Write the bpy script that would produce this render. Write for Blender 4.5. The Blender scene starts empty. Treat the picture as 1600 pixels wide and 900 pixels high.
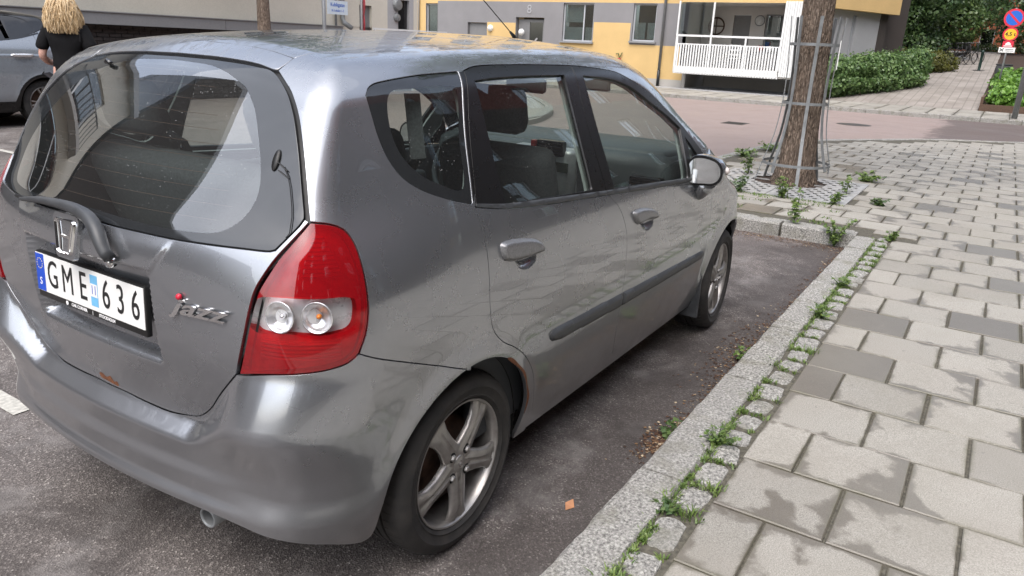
import bpy, bmesh, math, random
import numpy as np
from mathutils import Vector, Matrix
from mathutils.geometry import delaunay_2d_cdt
random.seed(7); RNG = np.random.default_rng(7)
SC = bpy.context.scene
COL = SC.collection
rad = math.radians

# ---------------------------------------------------------------- camera
cam_d = bpy.data.cameras.new("camera"); cam = bpy.data.objects.new("camera", cam_d); COL.objects.link(cam)
SC.camera = cam
cam_d.sensor_width = 36; cam_d.lens = 26.08; cam_d.clip_start = .05; cam_d.clip_end = 2000
CR = ((0.54271170, -0.83878091, 0.04371038), (-0.23955278, -0.20445638, -0.94911119), (0.80503322, 0.50462282, -0.31189317))
CPOS = (-1.60537505, -1.95681737, 1.50895095)
cam.matrix_world = Matrix(((CR[0][0], -CR[1][0], -CR[2][0], CPOS[0]), (CR[0][1], -CR[1][1], -CR[2][1], CPOS[1]),
                           (CR[0][2], -CR[1][2], -CR[2][2], CPOS[2]), (0, 0, 0, 1)))
SC.render.resolution_x, SC.render.resolution_y = 1024, 576

# ---------------------------------------------------------------- light: bright overcast
SUN_EL, SUN_AZ = 60, 190
W = bpy.data.worlds.new("World"); SC.world = W; W.use_nodes = True
nt = W.node_tree; bg = nt.nodes["Background"]
sky = nt.nodes.new("ShaderNodeTexSky"); sky.sky_type = 'NISHITA'; sky.sun_disc = False
sky.sun_elevation = rad(SUN_EL); sky.sun_rotation = rad(90 - SUN_AZ); sky.air_density = 1; sky.dust_density = 4; sky.ozone_density = 1
hs = nt.nodes.new("ShaderNodeHueSaturation"); hs.inputs['Saturation'].default_value = .55
nt.links.new(sky.outputs[0], hs.inputs['Color'])
tc = nt.nodes.new("ShaderNodeTexCoord"); nz = nt.nodes.new("ShaderNodeTexNoise"); nz.inputs['Scale'].default_value = 2.2; nz.inputs['Detail'].default_value = 5
mp = nt.nodes.new("ShaderNodeMapping"); mp.inputs['Scale'].default_value = (1, 1, 2.2)
nt.links.new(tc.outputs['Generated'], mp.inputs[0]); nt.links.new(mp.outputs[0], nz.inputs['Vector'])
cr_ = nt.nodes.new("ShaderNodeValToRGB"); cr_.color_ramp.elements[0].position = .3; cr_.color_ramp.elements[0].color = (.70, .73, .78, 1)
cr_.color_ramp.elements[1].position = .7; cr_.color_ramp.elements[1].color = (1.25, 1.25, 1.25, 1)
nt.links.new(nz.outputs[0], cr_.inputs[0])
mul = nt.nodes.new("ShaderNodeMix"); mul.data_type = 'RGBA'; mul.blend_type = 'MULTIPLY'; mul.inputs[0].default_value = 1
nt.links.new(hs.outputs[0], mul.inputs[6]); nt.links.new(cr_.outputs[0], mul.inputs[7])
nt.links.new(mul.outputs[2], bg.inputs[0]); bg.inputs[1].default_value = .15
sd = bpy.data.lights.new("sun", 'SUN'); sd.energy = .5; sd.angle = rad(120); sd.color = (1, .96, .9)
so = bpy.data.objects.new("sun", sd); COL.objects.link(so)
so.rotation_euler = Vector((-math.cos(rad(SUN_AZ)) * math.cos(rad(SUN_EL)), -math.sin(rad(SUN_AZ)) * math.cos(rad(SUN_EL)), -math.sin(rad(SUN_EL)))).to_track_quat('-Z', 'Y').to_euler()
SC.view_settings.view_transform = 'Standard'; SC.view_settings.look = 'None'
SC.view_settings.exposure = 1.38; SC.view_settings.gamma = 1
SC.cycles.max_bounces = 10; SC.cycles.transparent_max_bounces = 16; SC.cycles.caustics_reflective = False; SC.cycles.caustics_refractive = False

# ---------------------------------------------------------------- object helpers
def thing(name, label, cat, loc=(0, 0, 0), rz=0, group=None):
    o = bpy.data.objects.new(name, None); COL.objects.link(o); o.empty_display_size = .1
    o.location = loc; o.rotation_euler = (0, 0, rz); o['label'] = label; o['category'] = cat
    if group: o['group'] = group
    return o
def tag(o, label, cat, group=None):
    o['label'] = label; o['category'] = cat
    if group: o['group'] = group
    return o
def mesh_obj(name, verts, faces, mats, parent=None, smooth=False, fm=None, normals=None):
    m = bpy.data.meshes.new(name); m.from_pydata([tuple(map(float, v)) for v in verts] if not isinstance(verts, list) else verts, [], faces if isinstance(faces, list) else faces.tolist())
    if not isinstance(mats, (list, tuple)): mats = [mats]
    for x in mats: m.materials.append(x)
    if fm is not None: m.polygons.foreach_set('material_index', np.asarray(fm, dtype=np.int32))
    if smooth or normals is not None: m.polygons.foreach_set('use_smooth', np.ones(len(m.polygons), dtype=bool))
    m.update()
    if normals is not None: m.normals_split_custom_set_from_vertices([tuple(map(float, n)) for n in normals])
    o = bpy.data.objects.new(name, m); COL.objects.link(o)
    if parent: o.parent = parent
    return o
class MB:
    """collects primitives into one mesh"""
    def __init__(s): s.v = []; s.f = []; s.m = []
    def add(s, v, f, mi=0):
        n = len(s.v); s.v += [tuple(map(float, p)) for p in v]; s.f += [tuple(int(i) + n for i in q) for q in f]; s.m += [mi] * len(f)
        return s
    def box(s, x0, x1, y0, y1, z0, z1, mi=0, bev=0, M=None):
        if bev:
            b = bev; v = []
            xs, ys, zs = (x0, x1), (y0, y1), (z0, z1); bm = bmesh.new()
            bmesh.ops.create_cube(bm, size=1)
            for q in bm.verts: q.co = Vector((x0 if q.co.x < 0 else x1, y0 if q.co.y < 0 else y1, z0 if q.co.z < 0 else z1))
            bmesh.ops.bevel(bm, geom=bm.edges[:], offset=b, segments=2, affect='EDGES', profile=.5)
            bm.verts.index_update(); v = [q.co.copy() for q in bm.verts]; f = [[q.index for q in p.verts] for p in bm.faces]; bm.free()
        else:
            v = [Vector(p) for p in ((x0, y0, z0), (x1, y0, z0), (x1, y1, z0), (x0, y1, z0), (x0, y0, z1), (x1, y0, z1), (x1, y1, z1), (x0, y1, z1))]
            f = [(3, 2, 1, 0), (4, 5, 6, 7), (0, 1, 5, 4), (1, 2, 6, 5), (2, 3, 7, 6), (3, 0, 4, 7)]
        if M is not None: v = [M @ q for q in v]
        return s.add(v, f, mi)
    def tube(s, pts, r, n=8, mi=0, caps=True, flat=None, up=(0, 0, 1)):
        """tube along pts; r number or list; flat=(w,h) gives a rectangular bar"""
        pts = [Vector(p) for p in pts]; k = len(pts); rs = r if isinstance(r, (list, tuple)) else [r] * k
        base = len(s.v); V = []; prev = None
        for i, p in enumerate(pts):
            t = (pts[min(i + 1, k - 1)] - pts[max(i - 1, 0)]).normalized()
            if prev is None:
                u = Vector(up); u = u - u.dot(t) * t
                if u.length < 1e-3: u = Vector((1, 0, 0)) - Vector((1, 0, 0)).dot(t) * t
            else: u = prev - prev.dot(t) * t
            u.normalize(); prev = u; w = t.cross(u)
            if flat:
                a, b = flat[0] / 2, flat[1] / 2
                V += [p + w * x + u * y for x, y in ((-a, -b), (a, -b), (a, b), (-a, b))]
            else:
                V += [p + (w * math.cos(j * 2 * math.pi / n) + u * math.sin(j * 2 * math.pi / n)) * rs[i] for j in range(n)]
        m = 4 if flat else n; F = []
        for i in range(k - 1):
            for j in range(m): F.append((i * m + j, i * m + (j + 1) % m, (i + 1) * m + (j + 1) % m, (i + 1) * m + j))
        if caps: F += [tuple(range(m - 1, -1, -1)), tuple(range((k - 1) * m, k * m))]
        return s.add(V, F, mi)
    def lathe(s, prof, n=32, M=None, mi=0, close=False):
        """prof [(r,h)] about local z"""
        V = []; F = []; k = len(prof)
        for j in range(n):
            a = 2 * math.pi * j / n
            for r, h in prof:
                q = Vector((r * math.cos(a), r * math.sin(a), h)); V.append(M @ q if M is not None else q)
        for j in range(n):
            j2 = (j + 1) % n
            for i in range(k - 1 if not close else k):
                i2 = (i + 1) % k; F.append((j * k + i, j2 * k + i, j2 * k + i2, j * k + i2))
        return s.add(V, F, mi)
    def build(s, name, mats, parent=None, smooth=False, angle=None):
        o = mesh_obj(name, s.v, s.f, mats, parent, smooth or angle is not None, s.m)
        if angle is not None:
            bm = bmesh.new(); bm.from_mesh(o.data)
            bmesh.ops.recalc_face_normals(bm, faces=bm.faces[:])
            for e in bm.edges:
                if len(e.link_faces) == 2 and e.calc_face_angle(0) > rad(angle): e.smooth = False
            bm.to_mesh(o.data); bm.free()
        return o
def dup(root, loc=None, rz=None, label=None, group=None):
    r = root.copy(); COL.objects.link(r)
    if loc is not None: r.location = loc
    if rz is not None: r.rotation_euler = (0, 0, rz)
    if label: r['label'] = label
    if group: r['group'] = group
    for ch in list(root.children):
        c = ch.copy(); COL.objects.link(c); c.parent = r
        for g in ch.children:
            d = g.copy(); COL.objects.link(d); d.parent = c
    return r
def rotX(a): return Matrix.Rotation(a, 4, 'X')
def rotY(a): return Matrix.Rotation(a, 4, 'Y')
def rotZ(a): return Matrix.Rotation(a, 4, 'Z')
def T(x, y, z): return Matrix.Translation((x, y, z))
def text_mesh(name, s, size, depth, mat, M, parent, sx=1, shear=0, bold=0, align='CENTER'):
    c = bpy.data.curves.new(name, 'FONT'); c.body = s; c.size = size; c.extrude = depth; c.align_x = align; c.align_y = 'CENTER'; c.shear = shear; c.offset = bold; c.resolution_u = 4
    t = bpy.data.objects.new(name, c); COL.objects.link(t)
    bpy.context.view_layer.update()
    me = bpy.data.meshes.new_from_object(t.evaluated_get(bpy.context.evaluated_depsgraph_get()))
    bpy.data.objects.remove(t); bpy.data.curves.remove(c)
    me.transform(M @ Matrix.Diagonal((sx, 1, 1, 1)))
    me.materials.clear(); me.materials.append(mat); me.name = name
    o = bpy.data.objects.new(name, me); COL.objects.link(o); o.parent = parent
    return o

# ---------------------------------------------------------------- materials
class NT:
    def __init__(s, name):
        s.m = bpy.data.materials.new(name); s.m.use_nodes = True; s.t = s.m.node_tree; s.b = s.t.nodes['Principled BSDF']; s.out = s.t.nodes['Material Output']
    def n(s, typ, **kw):
        x = s.t.nodes.new('ShaderNode' + typ)
        for k, v in kw.items():
            if k.startswith('i_'): x.inputs[int(k[2:]) if k[2:].isdigit() else k[2:].replace('_', ' ')].default_value = v
            else: setattr(x, k, v)
        return x
    def l(s, a, b): s.t.links.new(a, b)
    def coord(s, kind='Object', scale=None):
        if kind == 'World': o = s.n('NewGeometry').outputs['Position']
        else: o = s.n('TexCoord').outputs[kind]
        if scale is not None:
            mp = s.n('Mapping'); mp.inputs['Scale'].default_value = scale if isinstance(scale, tuple) else (scale,) * 3; s.l(o, mp.inputs[0]); o = mp.outputs[0]
        return o
    def noise(s, vec, scale, detail=4, rough=.55, dist=0):
        x = s.n('TexNoise'); x.inputs['Scale'].default_value = scale; x.inputs['Detail'].default_value = detail; x.inputs['Roughness'].default_value = rough; x.inputs['Distortion'].default_value = dist
        s.l(vec, x.inputs['Vector']); return x.outputs[0]
    def voro(s, vec, scale, feature='F1', out=0, rand=1):
        x = s.n('TexVoronoi'); x.feature = feature; x.inputs['Scale'].default_value = scale; x.inputs['Randomness'].default_value = rand; s.l(vec, x.inputs['Vector']); return x.outputs[out]
    def ramp(s, fac, stops, interp='LINEAR'):
        x = s.n('ValToRGB'); x.color_ramp.interpolation = interp; e = x.color_ramp.elements
        while len(e) < len(stops): e.new(.5)
        for i, (p, c) in enumerate(stops):
            e[i].position = p; e[i].color = (*c, 1) if isinstance(c, (tuple, list)) else (c, c, c, 1)
        s.l(fac, x.inputs[0]); return x.outputs[0]
    def mix(s, fac, a, b, mode='MIX'):
        x = s.n('Mix'); x.data_type = 'RGBA'; x.blend_type = mode
        for v, i in ((fac, 0), (a, 6), (b, 7)):
            if hasattr(v, 'links'): s.l(v, x.inputs[i])
            elif i == 0: x.inputs[0].default_value = v
            else: x.inputs[i].default_value = (*v, 1) if isinstance(v, (tuple, list)) else (v, v, v, 1)
        return x.outputs[2]
    def math(s, op, a, b=0, c=0):
        x = s.n('Math'); x.operation = op
        for i, v in enumerate((a, b, c)):
            if hasattr(v, 'links'): s.l(v, x.inputs[i])
            else: x.inputs[i].default_value = v
        return x.outputs[0]
    def set(s, k, v):
        i = s.b.inputs[k]
        if hasattr(v, 'links'): s.l(v, i)
        elif isinstance(v, (tuple, list)): i.default_value = (*v, 1) if len(v) == 3 else v
        else: i.default_value = v
        return s
    def bump(s, h, strength=.3, dist=.01):
        x = s.n('Bump'); x.inputs['Strength'].default_value = strength; x.inputs['Distance'].default_value = dist; s.l(h, x.inputs['Height']); s.l(x.outputs[0], s.b.inputs['Normal']); return x
def simple(name, col, rough=.5, metal=0, coat=0, var=.12, vs=30, bump=0, coord='Object', spec=.5, rv=.06):
    t = NT(name); v = t.coord(coord); nz = t.noise(v, vs, 5)
    t.set('Base Color', t.mix(1, col, t.ramp(nz, [(.3, 1 - var), (.7, 1 + var)]), 'MULTIPLY'))
    t.set('Roughness', t.ramp(nz, [(.3, max(rough - rv, 0)), (.7, min(rough + rv, 1))])).set('Metallic', metal).set('Coat Weight', coat).set('Coat Roughness', .04).set('Specular IOR Level', spec)
    if bump: t.bump(nz, bump, .004)
    return t.m
def glass(name, tint, extra=1.0, dirt=.0, rough=.0):
    t = NT(name); t.t.nodes.remove(t.b)
    tr = t.n('BsdfTransparent'); tr.inputs[0].default_value = (*tint, 1)
    gl = t.n('BsdfGlossy'); gl.inputs['Roughness'].default_value = rough; gl.inputs[0].default_value = (1, 1, 1, 1)
    fr = t.n('Fresnel'); gm = t.n('NewGeometry'); t.l(t.math('SUBTRACT', 1.52, t.math('MULTIPLY', gm.outputs['Backfacing'], 1.52 - 1 / 1.52)), fr.inputs[0])   # same reflectance from both faces of the pane
    f = t.math('MINIMUM', t.math('MULTIPLY', fr.outputs[0], 1.75 * extra), 1)
    ms = t.n('MixShader'); t.l(f, ms.inputs[0]); t.l(tr.outputs[0], ms.inputs[1]); t.l(gl.outputs[0], ms.inputs[2])
    o = ms.outputs[0]
    if dirt:   # dust and drops on the pane
        v = t.coord('Object'); d = t.ramp(t.voro(v, 95), [(.0, 1), (.10, 1), (.16, 0)]); k = t.ramp(t.noise(v, 9, 3), [(.45, 0), (.62, 1)])
        df = t.n('BsdfDiffuse'); df.inputs[0].default_value = (.5, .52, .52, 1); m2 = t.n('MixShader')
        t.l(t.math('ADD', t.math('MULTIPLY', t.math('MULTIPLY', d, k), dirt), .012), m2.inputs[0]); t.l(o, m2.inputs[1]); t.l(df.outputs[0], m2.inputs[2]); o = m2.outputs[0]
    t.l(o, t.out.inputs['Surface']); return t.m
M = {}
def car_paint(name, col, metal=.82):
    t = NT(name); v = t.coord('Object')
    fl = t.voro(v, 2600, 'F1', 1); flv = t.n('RGBToBW'); t.l(fl, flv.inputs[0])
    dirt = t.noise(v, 7, 6, .6)
    c = t.mix(1, col, t.ramp(flv.outputs[0], [(0, .86), (1, 1.14)]), 'MULTIPLY')
    low = t.n('SeparateXYZ'); t.l(v, low.inputs[0])
    dz = t.math('MULTIPLY', t.ramp(low.outputs[2], [(.22, 1), (.62, 0)]), t.ramp(dirt, [(.3, .15), (.75, .40)]))   # road grime on the lower panels
    c = t.mix(dz, c, (.16, .145, .125))
    t.set('Base Color', c).set('Metallic', metal).set('Coat Weight', 1).set('Coat IOR', 1.7).set('Coat Roughness', t.ramp(dirt, [(.35, .01), (.75, .035)]))
    t.set('Roughness', t.math('ADD', t.ramp(dirt, [(.3, .25), (.7, .30)]), t.math('MULTIPLY', dz, .4)))
    # rain drops, mostly on surfaces that face up
    up = t.n('SeparateXYZ'); t.l(t.n('NewGeometry').outputs['Normal'], up.inputs[0])
    d1 = t.ramp(t.voro(v, 105), [(.0, 1), (.07, .9), (.12, 0)]); k = t.ramp(t.noise(v, 14, 3), [(.48, 0), (.60, 1)])
    st = t.ramp(t.noise(t.coord('Object', (7, 26, 20)), 1.6, 6, .62), [(.53, 0), (.64, 1)])
    wet = t.math('MULTIPLY', t.ramp(up.outputs[2], [(.55, 0), (.9, 1)]), st)
    h = t.math('ADD', t.math('MULTIPLY', t.math('MULTIPLY', d1, k), .16), t.math('MULTIPLY', wet, .9))
    b = t.n('Bump'); b.inputs['Strength'].default_value = .25; b.inputs['Distance'].default_value = .0025; t.l(h, b.inputs['Height']); t.l(b.outputs[0], t.b.inputs['Coat Normal'])
    return t.m
M['paint'] = car_paint('silver_paint', (.31, .322, .345))
M['suv_paint'] = car_paint('pale_blue_grey_paint', (.25, .275, .305), .35)
M['handle'] = simple('handle_paint', (.22, .222, .23), .40, .55, var=.25, vs=220, coat=.3)
M['black_gloss'] = simple('black_gloss', (.012, .012, .013), .12, var=.1, coat=.5)
M['frit'] = simple('frit_glass', (.02, .022, .024), .03, var=.05, spec=.9)
M['black_trim'] = simple('black_trim', (.008, .0075, .008), .28, var=.05, rv=.01)
M['moulding'] = simple('dark_grey_moulding', (.045, .048, .052), .45, var=.2, bump=.08)
M['seal'] = simple('rubber_seal', (.008, .008, .008), .5)
M['void'] = simple('dark_underside', (.006, .006, .006), .9, var=.3)
M['glass'] = glass('window_glass', (.80, .86, .83), .85, .5)
M['glass_rear'] = glass('rear_window_glass', (.78, .85, .83), 1.75, .45)
M['glass_dark'] = glass('privacy_glass', (.66, .72, .70), .85, .6)
M['glass_house'] = glass('house_glass', (.6, .66, .66), 1.7)
M['lens_red'] = glass('red_lens', (.62, .012, .018), 1.1)
M['lens_clear'] = glass('clear_lens', (.97, .97, .98), .6)
M['lamp_red'] = simple('lamp_red_body', (.42, .012, .016), .3, coat=1, var=.25, vs=60)
M['lamp_silver'] = simple('lamp_reflector', (.74, .74, .75), .22, .7)
M['lamp_backing'] = simple('lamp_backing', (.70, .70, .71), .3, .35)
M['amber'] = simple('amber_bulb', (.85, .25, .03), .2)
M['chrome'] = simple('chrome', (.78, .78, .78), .09, 1)
M['alloy'] = simple('alloy_wheel', (.33, .315, .30), .34, .65, var=.22, vs=25, coat=.25)
M['brake'] = simple('brake_rust', (.08, .045, .03), .7, .4, var=.5)
t = NT('tyre_rubber'); v = t.coord('Object'); nz = t.noise(v, 18, 5)
t.set('Base Color', t.ramp(nz, [(.3, (.014, .014, .014)), (.75, (.040, .036, .033))])).set('Roughness', .72); t.bump(t.noise(v, 160, 3), .1, .002); M['tyre'] = t.m
M['seat'] = simple('seat_fabric', (.055, .057, .06), .9, var=.3, vs=120, bump=.1)
M['seat_panel'] = simple('seat_panel', (.11, .112, .114), .9, var=.3, vs=140)
M['dash'] = simple('dash_plastic', (.06, .072, .075), .55, var=.1)
M['dash_silver'] = simple('dash_silver', (.42, .43, .43), .35, .4)
M['liner'] = simple('headliner', (.36, .38, .37), .9, var=.06)
M['pillar'] = simple('pillar_trim', (.30, .33, .32), .6, var=.06)
M['door_card'] = simple('door_card', (.055, .06, .066), .7)
M['screen'] = simple('radio_display', (.05, .07, .05), .2)
M['red_trim'] = simple('red_vent_edge', (.35, .02, .02), .4)
M['plate_white'] = simple('plate_white', (.80, .80, .78), .35, var=.03)
M['plate_blue'] = simple('plate_blue', (.01, .07, .50), .35)
M['sticker'] = simple('plate_sticker', (.16, .45, .72), .4)
M['plate_black'] = simple('plate_black', (.012, .012, .012), .4)
M['yellow_star'] = simple('star_gold', (.85, .70, .25), .5)
M['white_print'] = simple('white_print', (.85, .85, .85), .5, var=.03)
M['rust'] = simple('rust', (.16, .06, .025), .9, var=.6, vs=120)
M['mirror_glass'] = simple('mirror_glass', (.85, .88, .88), .01, 1, var=.02)
M['orange_lens'] = simple('side_repeater', (.55, .5, .48), .1)
# ---- ground
t = NT('asphalt'); v = t.coord('World')
ag = t.voro(v, 190, 'F1', 1); bw = t.n('RGBToBW'); t.l(ag, bw.inputs[0])
big = t.noise(v, .55, 5, .6); mid = t.noise(v, 3.1, 6, .65)
c = t.ramp(bw.outputs[0], [(.0, (.058, .050, .047)), (.55, (.122, .107, .100)), (.80, (.19, .169, .157)), (.95, (.41, .38, .35))])
far = t.n('SeparateXYZ'); t.l(v, far.inputs[0])
c = t.mix(t.ramp(t.math('MULTIPLY', far.outputs[0], .04), [(.16, 0), (.36, 1)]), c, t.mix(.75, c, (.29, .225, .205)))    # older reddish asphalt in the cross street
fm_ = t.ramp(t.math('MULTIPLY', far.outputs[0], .04), [(.12, 1), (.3, .15)])
c = t.mix(t.math('MULTIPLY', t.ramp(mid, [(.52, 0), (.62, .6)]), fm_), c, (.21, .195, .187))      # pale dried patches
c = t.mix(t.math('MULTIPLY', t.ramp(t.noise(v, 1.4, 6, .7, .6), [(.50, 0), (.60, .55)]), fm_), c, (.034, .028, .026))   # damp stains
ds = t.math('ADD', t.math('MULTIPLY', t.math('SUBTRACT', t.noise(v, 1.9, 6, .68), .5), 2.6), t.ramp(far.outputs[1], [(.0, 1), (.25, 0)]) if 0 else t.math('MULTIPLY', t.math('ADD', far.outputs[1], .55), -1.6))
c = t.mix(t.ramp(ds, [(.1, 0), (.55, .62)]), c, (.030, .0235, .021))    # the gutter beside the kerb stays damp
t.set('Base Color', c).set('Roughness', t.ramp(big, [(.35, .62), (.65, .88)])); t.bump(t.voro(v, 190), .55, .004); M['asphalt'] = t.m
t = NT('granite'); v = t.coord('World')
s1 = t.noise(v, 95, 3, .7); s2 = t.noise(v, 260, 2, .6); s3 = t.noise(v, 7, 5, .6)
c = t.ramp(s1, [(.34, (.06, .058, .05)), (.43, (.20, .195, .18)), (.56, (.38, .37, .34)), (.68, (.56, .55, .51))])
c = t.mix(t.ramp(s2, [(.60, 0), (.68, .8)]), c, (.05, .05, .05)); c = t.mix(t.ramp(s3, [(.50, 0), (.66, .65)]), c, (.16, .155, .11))
c = t.mix(t.ramp(t.n('ObjectInfo').outputs['Random'], [(0, .0), (1, .30)]), c, (.28, .27, .26))
t.set('Base Color', c).set('Roughness', .8); t.bump(t.noise(v, 70, 5, .7), .8, .010); M['granite'] = t.m
def slab_mat(name, stuff):
    t = NT(name); v = t.coord('World'); rnd = t.n('ObjectInfo').outputs['Random']
    sp = t.noise(v, 240, 2, .6); ls = t.noise(v, 2.4, 4)
    c = t.ramp(sp, [(.30, (.188, .177, .154)), (.5, (.300, .285, .252)), (.72, (.415, .398, .356))])
    c = t.mix(1, c, t.ramp(rnd, [(0, .84), (.5, 1.0), (1, 1.1)]), 'MULTIPLY')
    c = t.mix(t.ramp(ls, [(.42, 0), (.7, .3)]), c, (.31, .28, .245))
    wn = t.math('ADD', t.math('MULTIPLY', t.noise(v, 3.3, 7, .62, .25), .86), t.math('MULTIPLY', t.noise(v, 19, 4, .6), .14))
    if stuff: e = t.math('MULTIPLY', rnd, 0)
    else:
        g = t.n('SeparateXYZ'); t.l(t.n('TexCoord').outputs['Generated'], g.inputs[0])
        ex = t.math('ABSOLUTE', t.math('SUBTRACT', g.outputs[0], .5)); ey = t.math('ABSOLUTE', t.math('SUBTRACT', g.outputs[1], .5))
        e = t.math('MULTIPLY', t.math('POWER', t.math('MULTIPLY', t.math('MAXIMUM', ex, ey), 2), 4), .17)
        wetall = t.ramp(t.math('FRACT', t.math('MULTIPLY', rnd, 7.31)), [(.94, 0), (.945, .3)])
        e = t.math('ADD', e, t.math('MULTIPLY', wetall, 1))
    wet = t.ramp(t.math('ADD', wn, e), [(.592, 0), (.65, 1)])
    c = t.mix(t.math('MULTIPLY', wet, .72), c, (.088, .073, .054))
    c = t.mix(t.ramp(t.noise(v, 1.3, 6, .7), [(.45, 0), (.72, .5)]), c, (.215, .20, .165))
    if not stuff: c = t.mix(t.math('MULTIPLY', t.ramp(t.math('MULTIPLY', t.math('MAXIMUM', ex, ey), 2), [(.90, 0), (.99, 1)]), t.ramp(t.noise(v, 5, 5, .6), [(.42, 0), (.62, .75)])), c, (.115, .108, .070))
    sm = t.ramp(t.noise(v, 26, 2, .5), [(.70, 0), (.73, .55)]); c = t.mix(sm, c, (.16, .15, .14))
    t.set('Base Color', c).set('Roughness', t.ramp(wet, [(0, .82), (1, .40)])); t.bump(t.noise(v, 300, 2), .22, .003); return t.m
M['slab'] = slab_mat('paving_concrete', False); M['slab_stuff'] = slab_mat('paving_concrete_far', True)
M['mortar'] = simple('joint_sand', (.085, .078, .06), .95, var=.5, vs=60, bump=.4, coord='Object')
M['marking'] = simple('road_paint', (.42, .41, .37), .7, var=.3, vs=45)
M['soil'] = simple('soil_mulch', (.045, .028, .02), .95, var=.6, vs=90, bump=.5)
M['galv'] = simple('galvanised_steel', (.22, .23, .235), .5, .3, var=.15, vs=14)
M['grate'] = simple('grate_steel', (.40, .40, .39), .5, .35, var=.25, vs=18)
t = NT('tree_bark'); v = t.coord('Object', (1, 1, .24))
vn = t.voro(v, 46, 'DISTANCE_TO_EDGE'); nn = t.noise(t.coord('Object', (1, 1, .28)), 30, 6, .65, .5)
c = t.ramp(t.math('ADD', t.math('MULTIPLY', vn, .7), t.math('MULTIPLY', nn, .75)), [(.24, (.05, .035, .026)), (.42, (.18, .133, .10)), (.72, (.36, .285, .225))])
t.set('Base Color', c).set('Roughness', .95); t.bump(t.math('ADD', vn, nn), 1.0, .05); M['bark'] = t.m
def leaf(name, a, b, tr=.25):
    t = NT(name); g = t.n('NewGeometry'); r = g.outputs['Random Per Island']
    t.set('Base Color', t.ramp(r, [(0, a), (1, b)])).set('Roughness', .42)
    t.b.inputs['Transmission Weight'].default_value = 0
    tl = t.n('BsdfTranslucent'); t.l(t.ramp(r, [(0, tuple(x * 1.5 for x in a)), (1, tuple(x * 1.5 for x in b))]), tl.inputs[0])
    ms = t.n('MixShader'); ms.inputs[0].default_value = tr; t.l(t.b.outputs[0], ms.inputs[1]); t.l(tl.outputs[0], ms.inputs[2]); t.l(ms.outputs[0], t.out.inputs[0]); return t.m
M['weed'] = leaf('weed_leaf', (.07, .13, .03), (.20, .27, .075)); M['weed_dark'] = leaf('weed_leaf_dark', (.04, .085, .025), (.11, .165, .05))
M['hedge'] = leaf('hedge_leaf', (.05, .11, .03), (.17, .26, .09)); M['bush'] = leaf('bush_leaf', (.055, .065, .014), (.15, .15, .035))
M['leaf'] = leaf('tree_leaf', (.025, .06, .02), (.095, .155, .05)); M['leaf_light'] = leaf('tree_leaf_light', (.04, .085, .025), (.115, .17, .05)); M['planter_leaf'] = leaf('bright_leaf', (.085, .19, .03), (.20, .36, .06))
M['dry_leaf'] = simple('dry_leaf', (.42, .20, .10), .7)
# ---- buildings
def render_mat(name, col, var=.06, sc=1.2):
    t = NT(name); v = t.coord('World'); n1 = t.noise(v, sc, 5); n2 = t.noise(v, 55, 4, .7)
    c = t.mix(1, col, t.ramp(n1, [(.3, 1 - var), (.7, 1 + var)]), 'MULTIPLY'); c = t.mix(1, c, t.ramp(n2, [(.3, .90), (.7, 1.08)]), 'MULTIPLY')
    t.set('Base Color', c).set('Roughness', .92); t.bump(n2, .4, .01); return t.m
M['yellow'] = render_mat('yellow_render', (.62, .43, .19)); M['grey_render'] = render_mat('grey_render', (.23, .225, .23)); M['cream'] = render_mat('cream_render', (.62, .585, .50), .05)
M['dark_render'] = render_mat('brown_render', (.055, .045, .04)); M['conc'] = render_mat('plinth_concrete', (.42, .40, .37)); M['white_wall'] = render_mat('white_wall', (.62, .60, .57)); M['grey_wall'] = render_mat('pale_grey_wall', (.38, .38, .39))
M['red_render'] = render_mat('red_brick_wall', (.15, .032, .022), .1, 3); M['orange_brick'] = render_mat('orange_brick_wall', (.34, .11, .055), .1, 2)
M['white_metal'] = simple('white_metal', (.72, .73, .72), .45, var=.04); M['grey_metal'] = simple('grey_metal', (.28, .29, .30), .5, .2); M['dark_metal'] = simple('dark_metal', (.02, .022, .024), .45)
M['ledge_metal'] = simple('ledge_metal', (.27, .275, .28), .5, .2, var=.06); M['frame_grey'] = simple('window_frame_grey', (.42, .44, .46), .5, var=.04)
M['dark_brick'] = simple('dark_brick', (.036, .030, .028), .85, var=.45, vs=22, bump=.2); M['mortar_dark'] = simple('dark_mortar', (.075, .07, .065), .95)
M['curtain'] = simple('curtain', (.62, .63, .62), .9, var=.12, vs=9); M['room'] = simple('room_dark', (.06, .06, .062), .9, var=.4, vs=2); M['door_grey'] = simple('door_grey', (.19, .19, .19), .5)
M['sign_red'] = simple('sign_red', (.62, .02, .05), .4, var=.03); M['sign_blue'] = simple('sign_blue', (.01, .12, .55), .4, var=.03); M['sign_yellow'] = simple('sign_yellow', (.85, .48, .02), .4, var=.03); M['sign_back'] = simple('sign_pale_blue', (.62, .70, .76), .5, var=.05)
M['wood'] = simple('planter_wood', (.10, .06, .04), .85, var=.3); M['cover'] = simple('cast_iron', (.06, .058, .056), .6, .3, var=.3, bump=.3)
M['path'] = None
t = NT('path_pavers'); v = t.coord('World'); br = t.n('TexBrick'); t.l(v, br.inputs['Vector'])
for k, x in (('Scale', 1), ('Mortar Size', .018), ('Brick Width', .22), ('Row Height', .28)): br.inputs[k].default_value = x
br.inputs['Color1'].default_value = (.33, .30, .27, 1); br.inputs['Color2'].default_value = (.285, .258, .232, 1); br.inputs['Mortar'].default_value = (.20, .18, .16, 1)
t.set('Base Color', t.mix(t.ramp(t.noise(v, 1.1, 5), [(.42, 0), (.68, .55)]), br.outputs[0], (.14, .12, .10))).set('Roughness', .85); M['path'] = t.m
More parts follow.
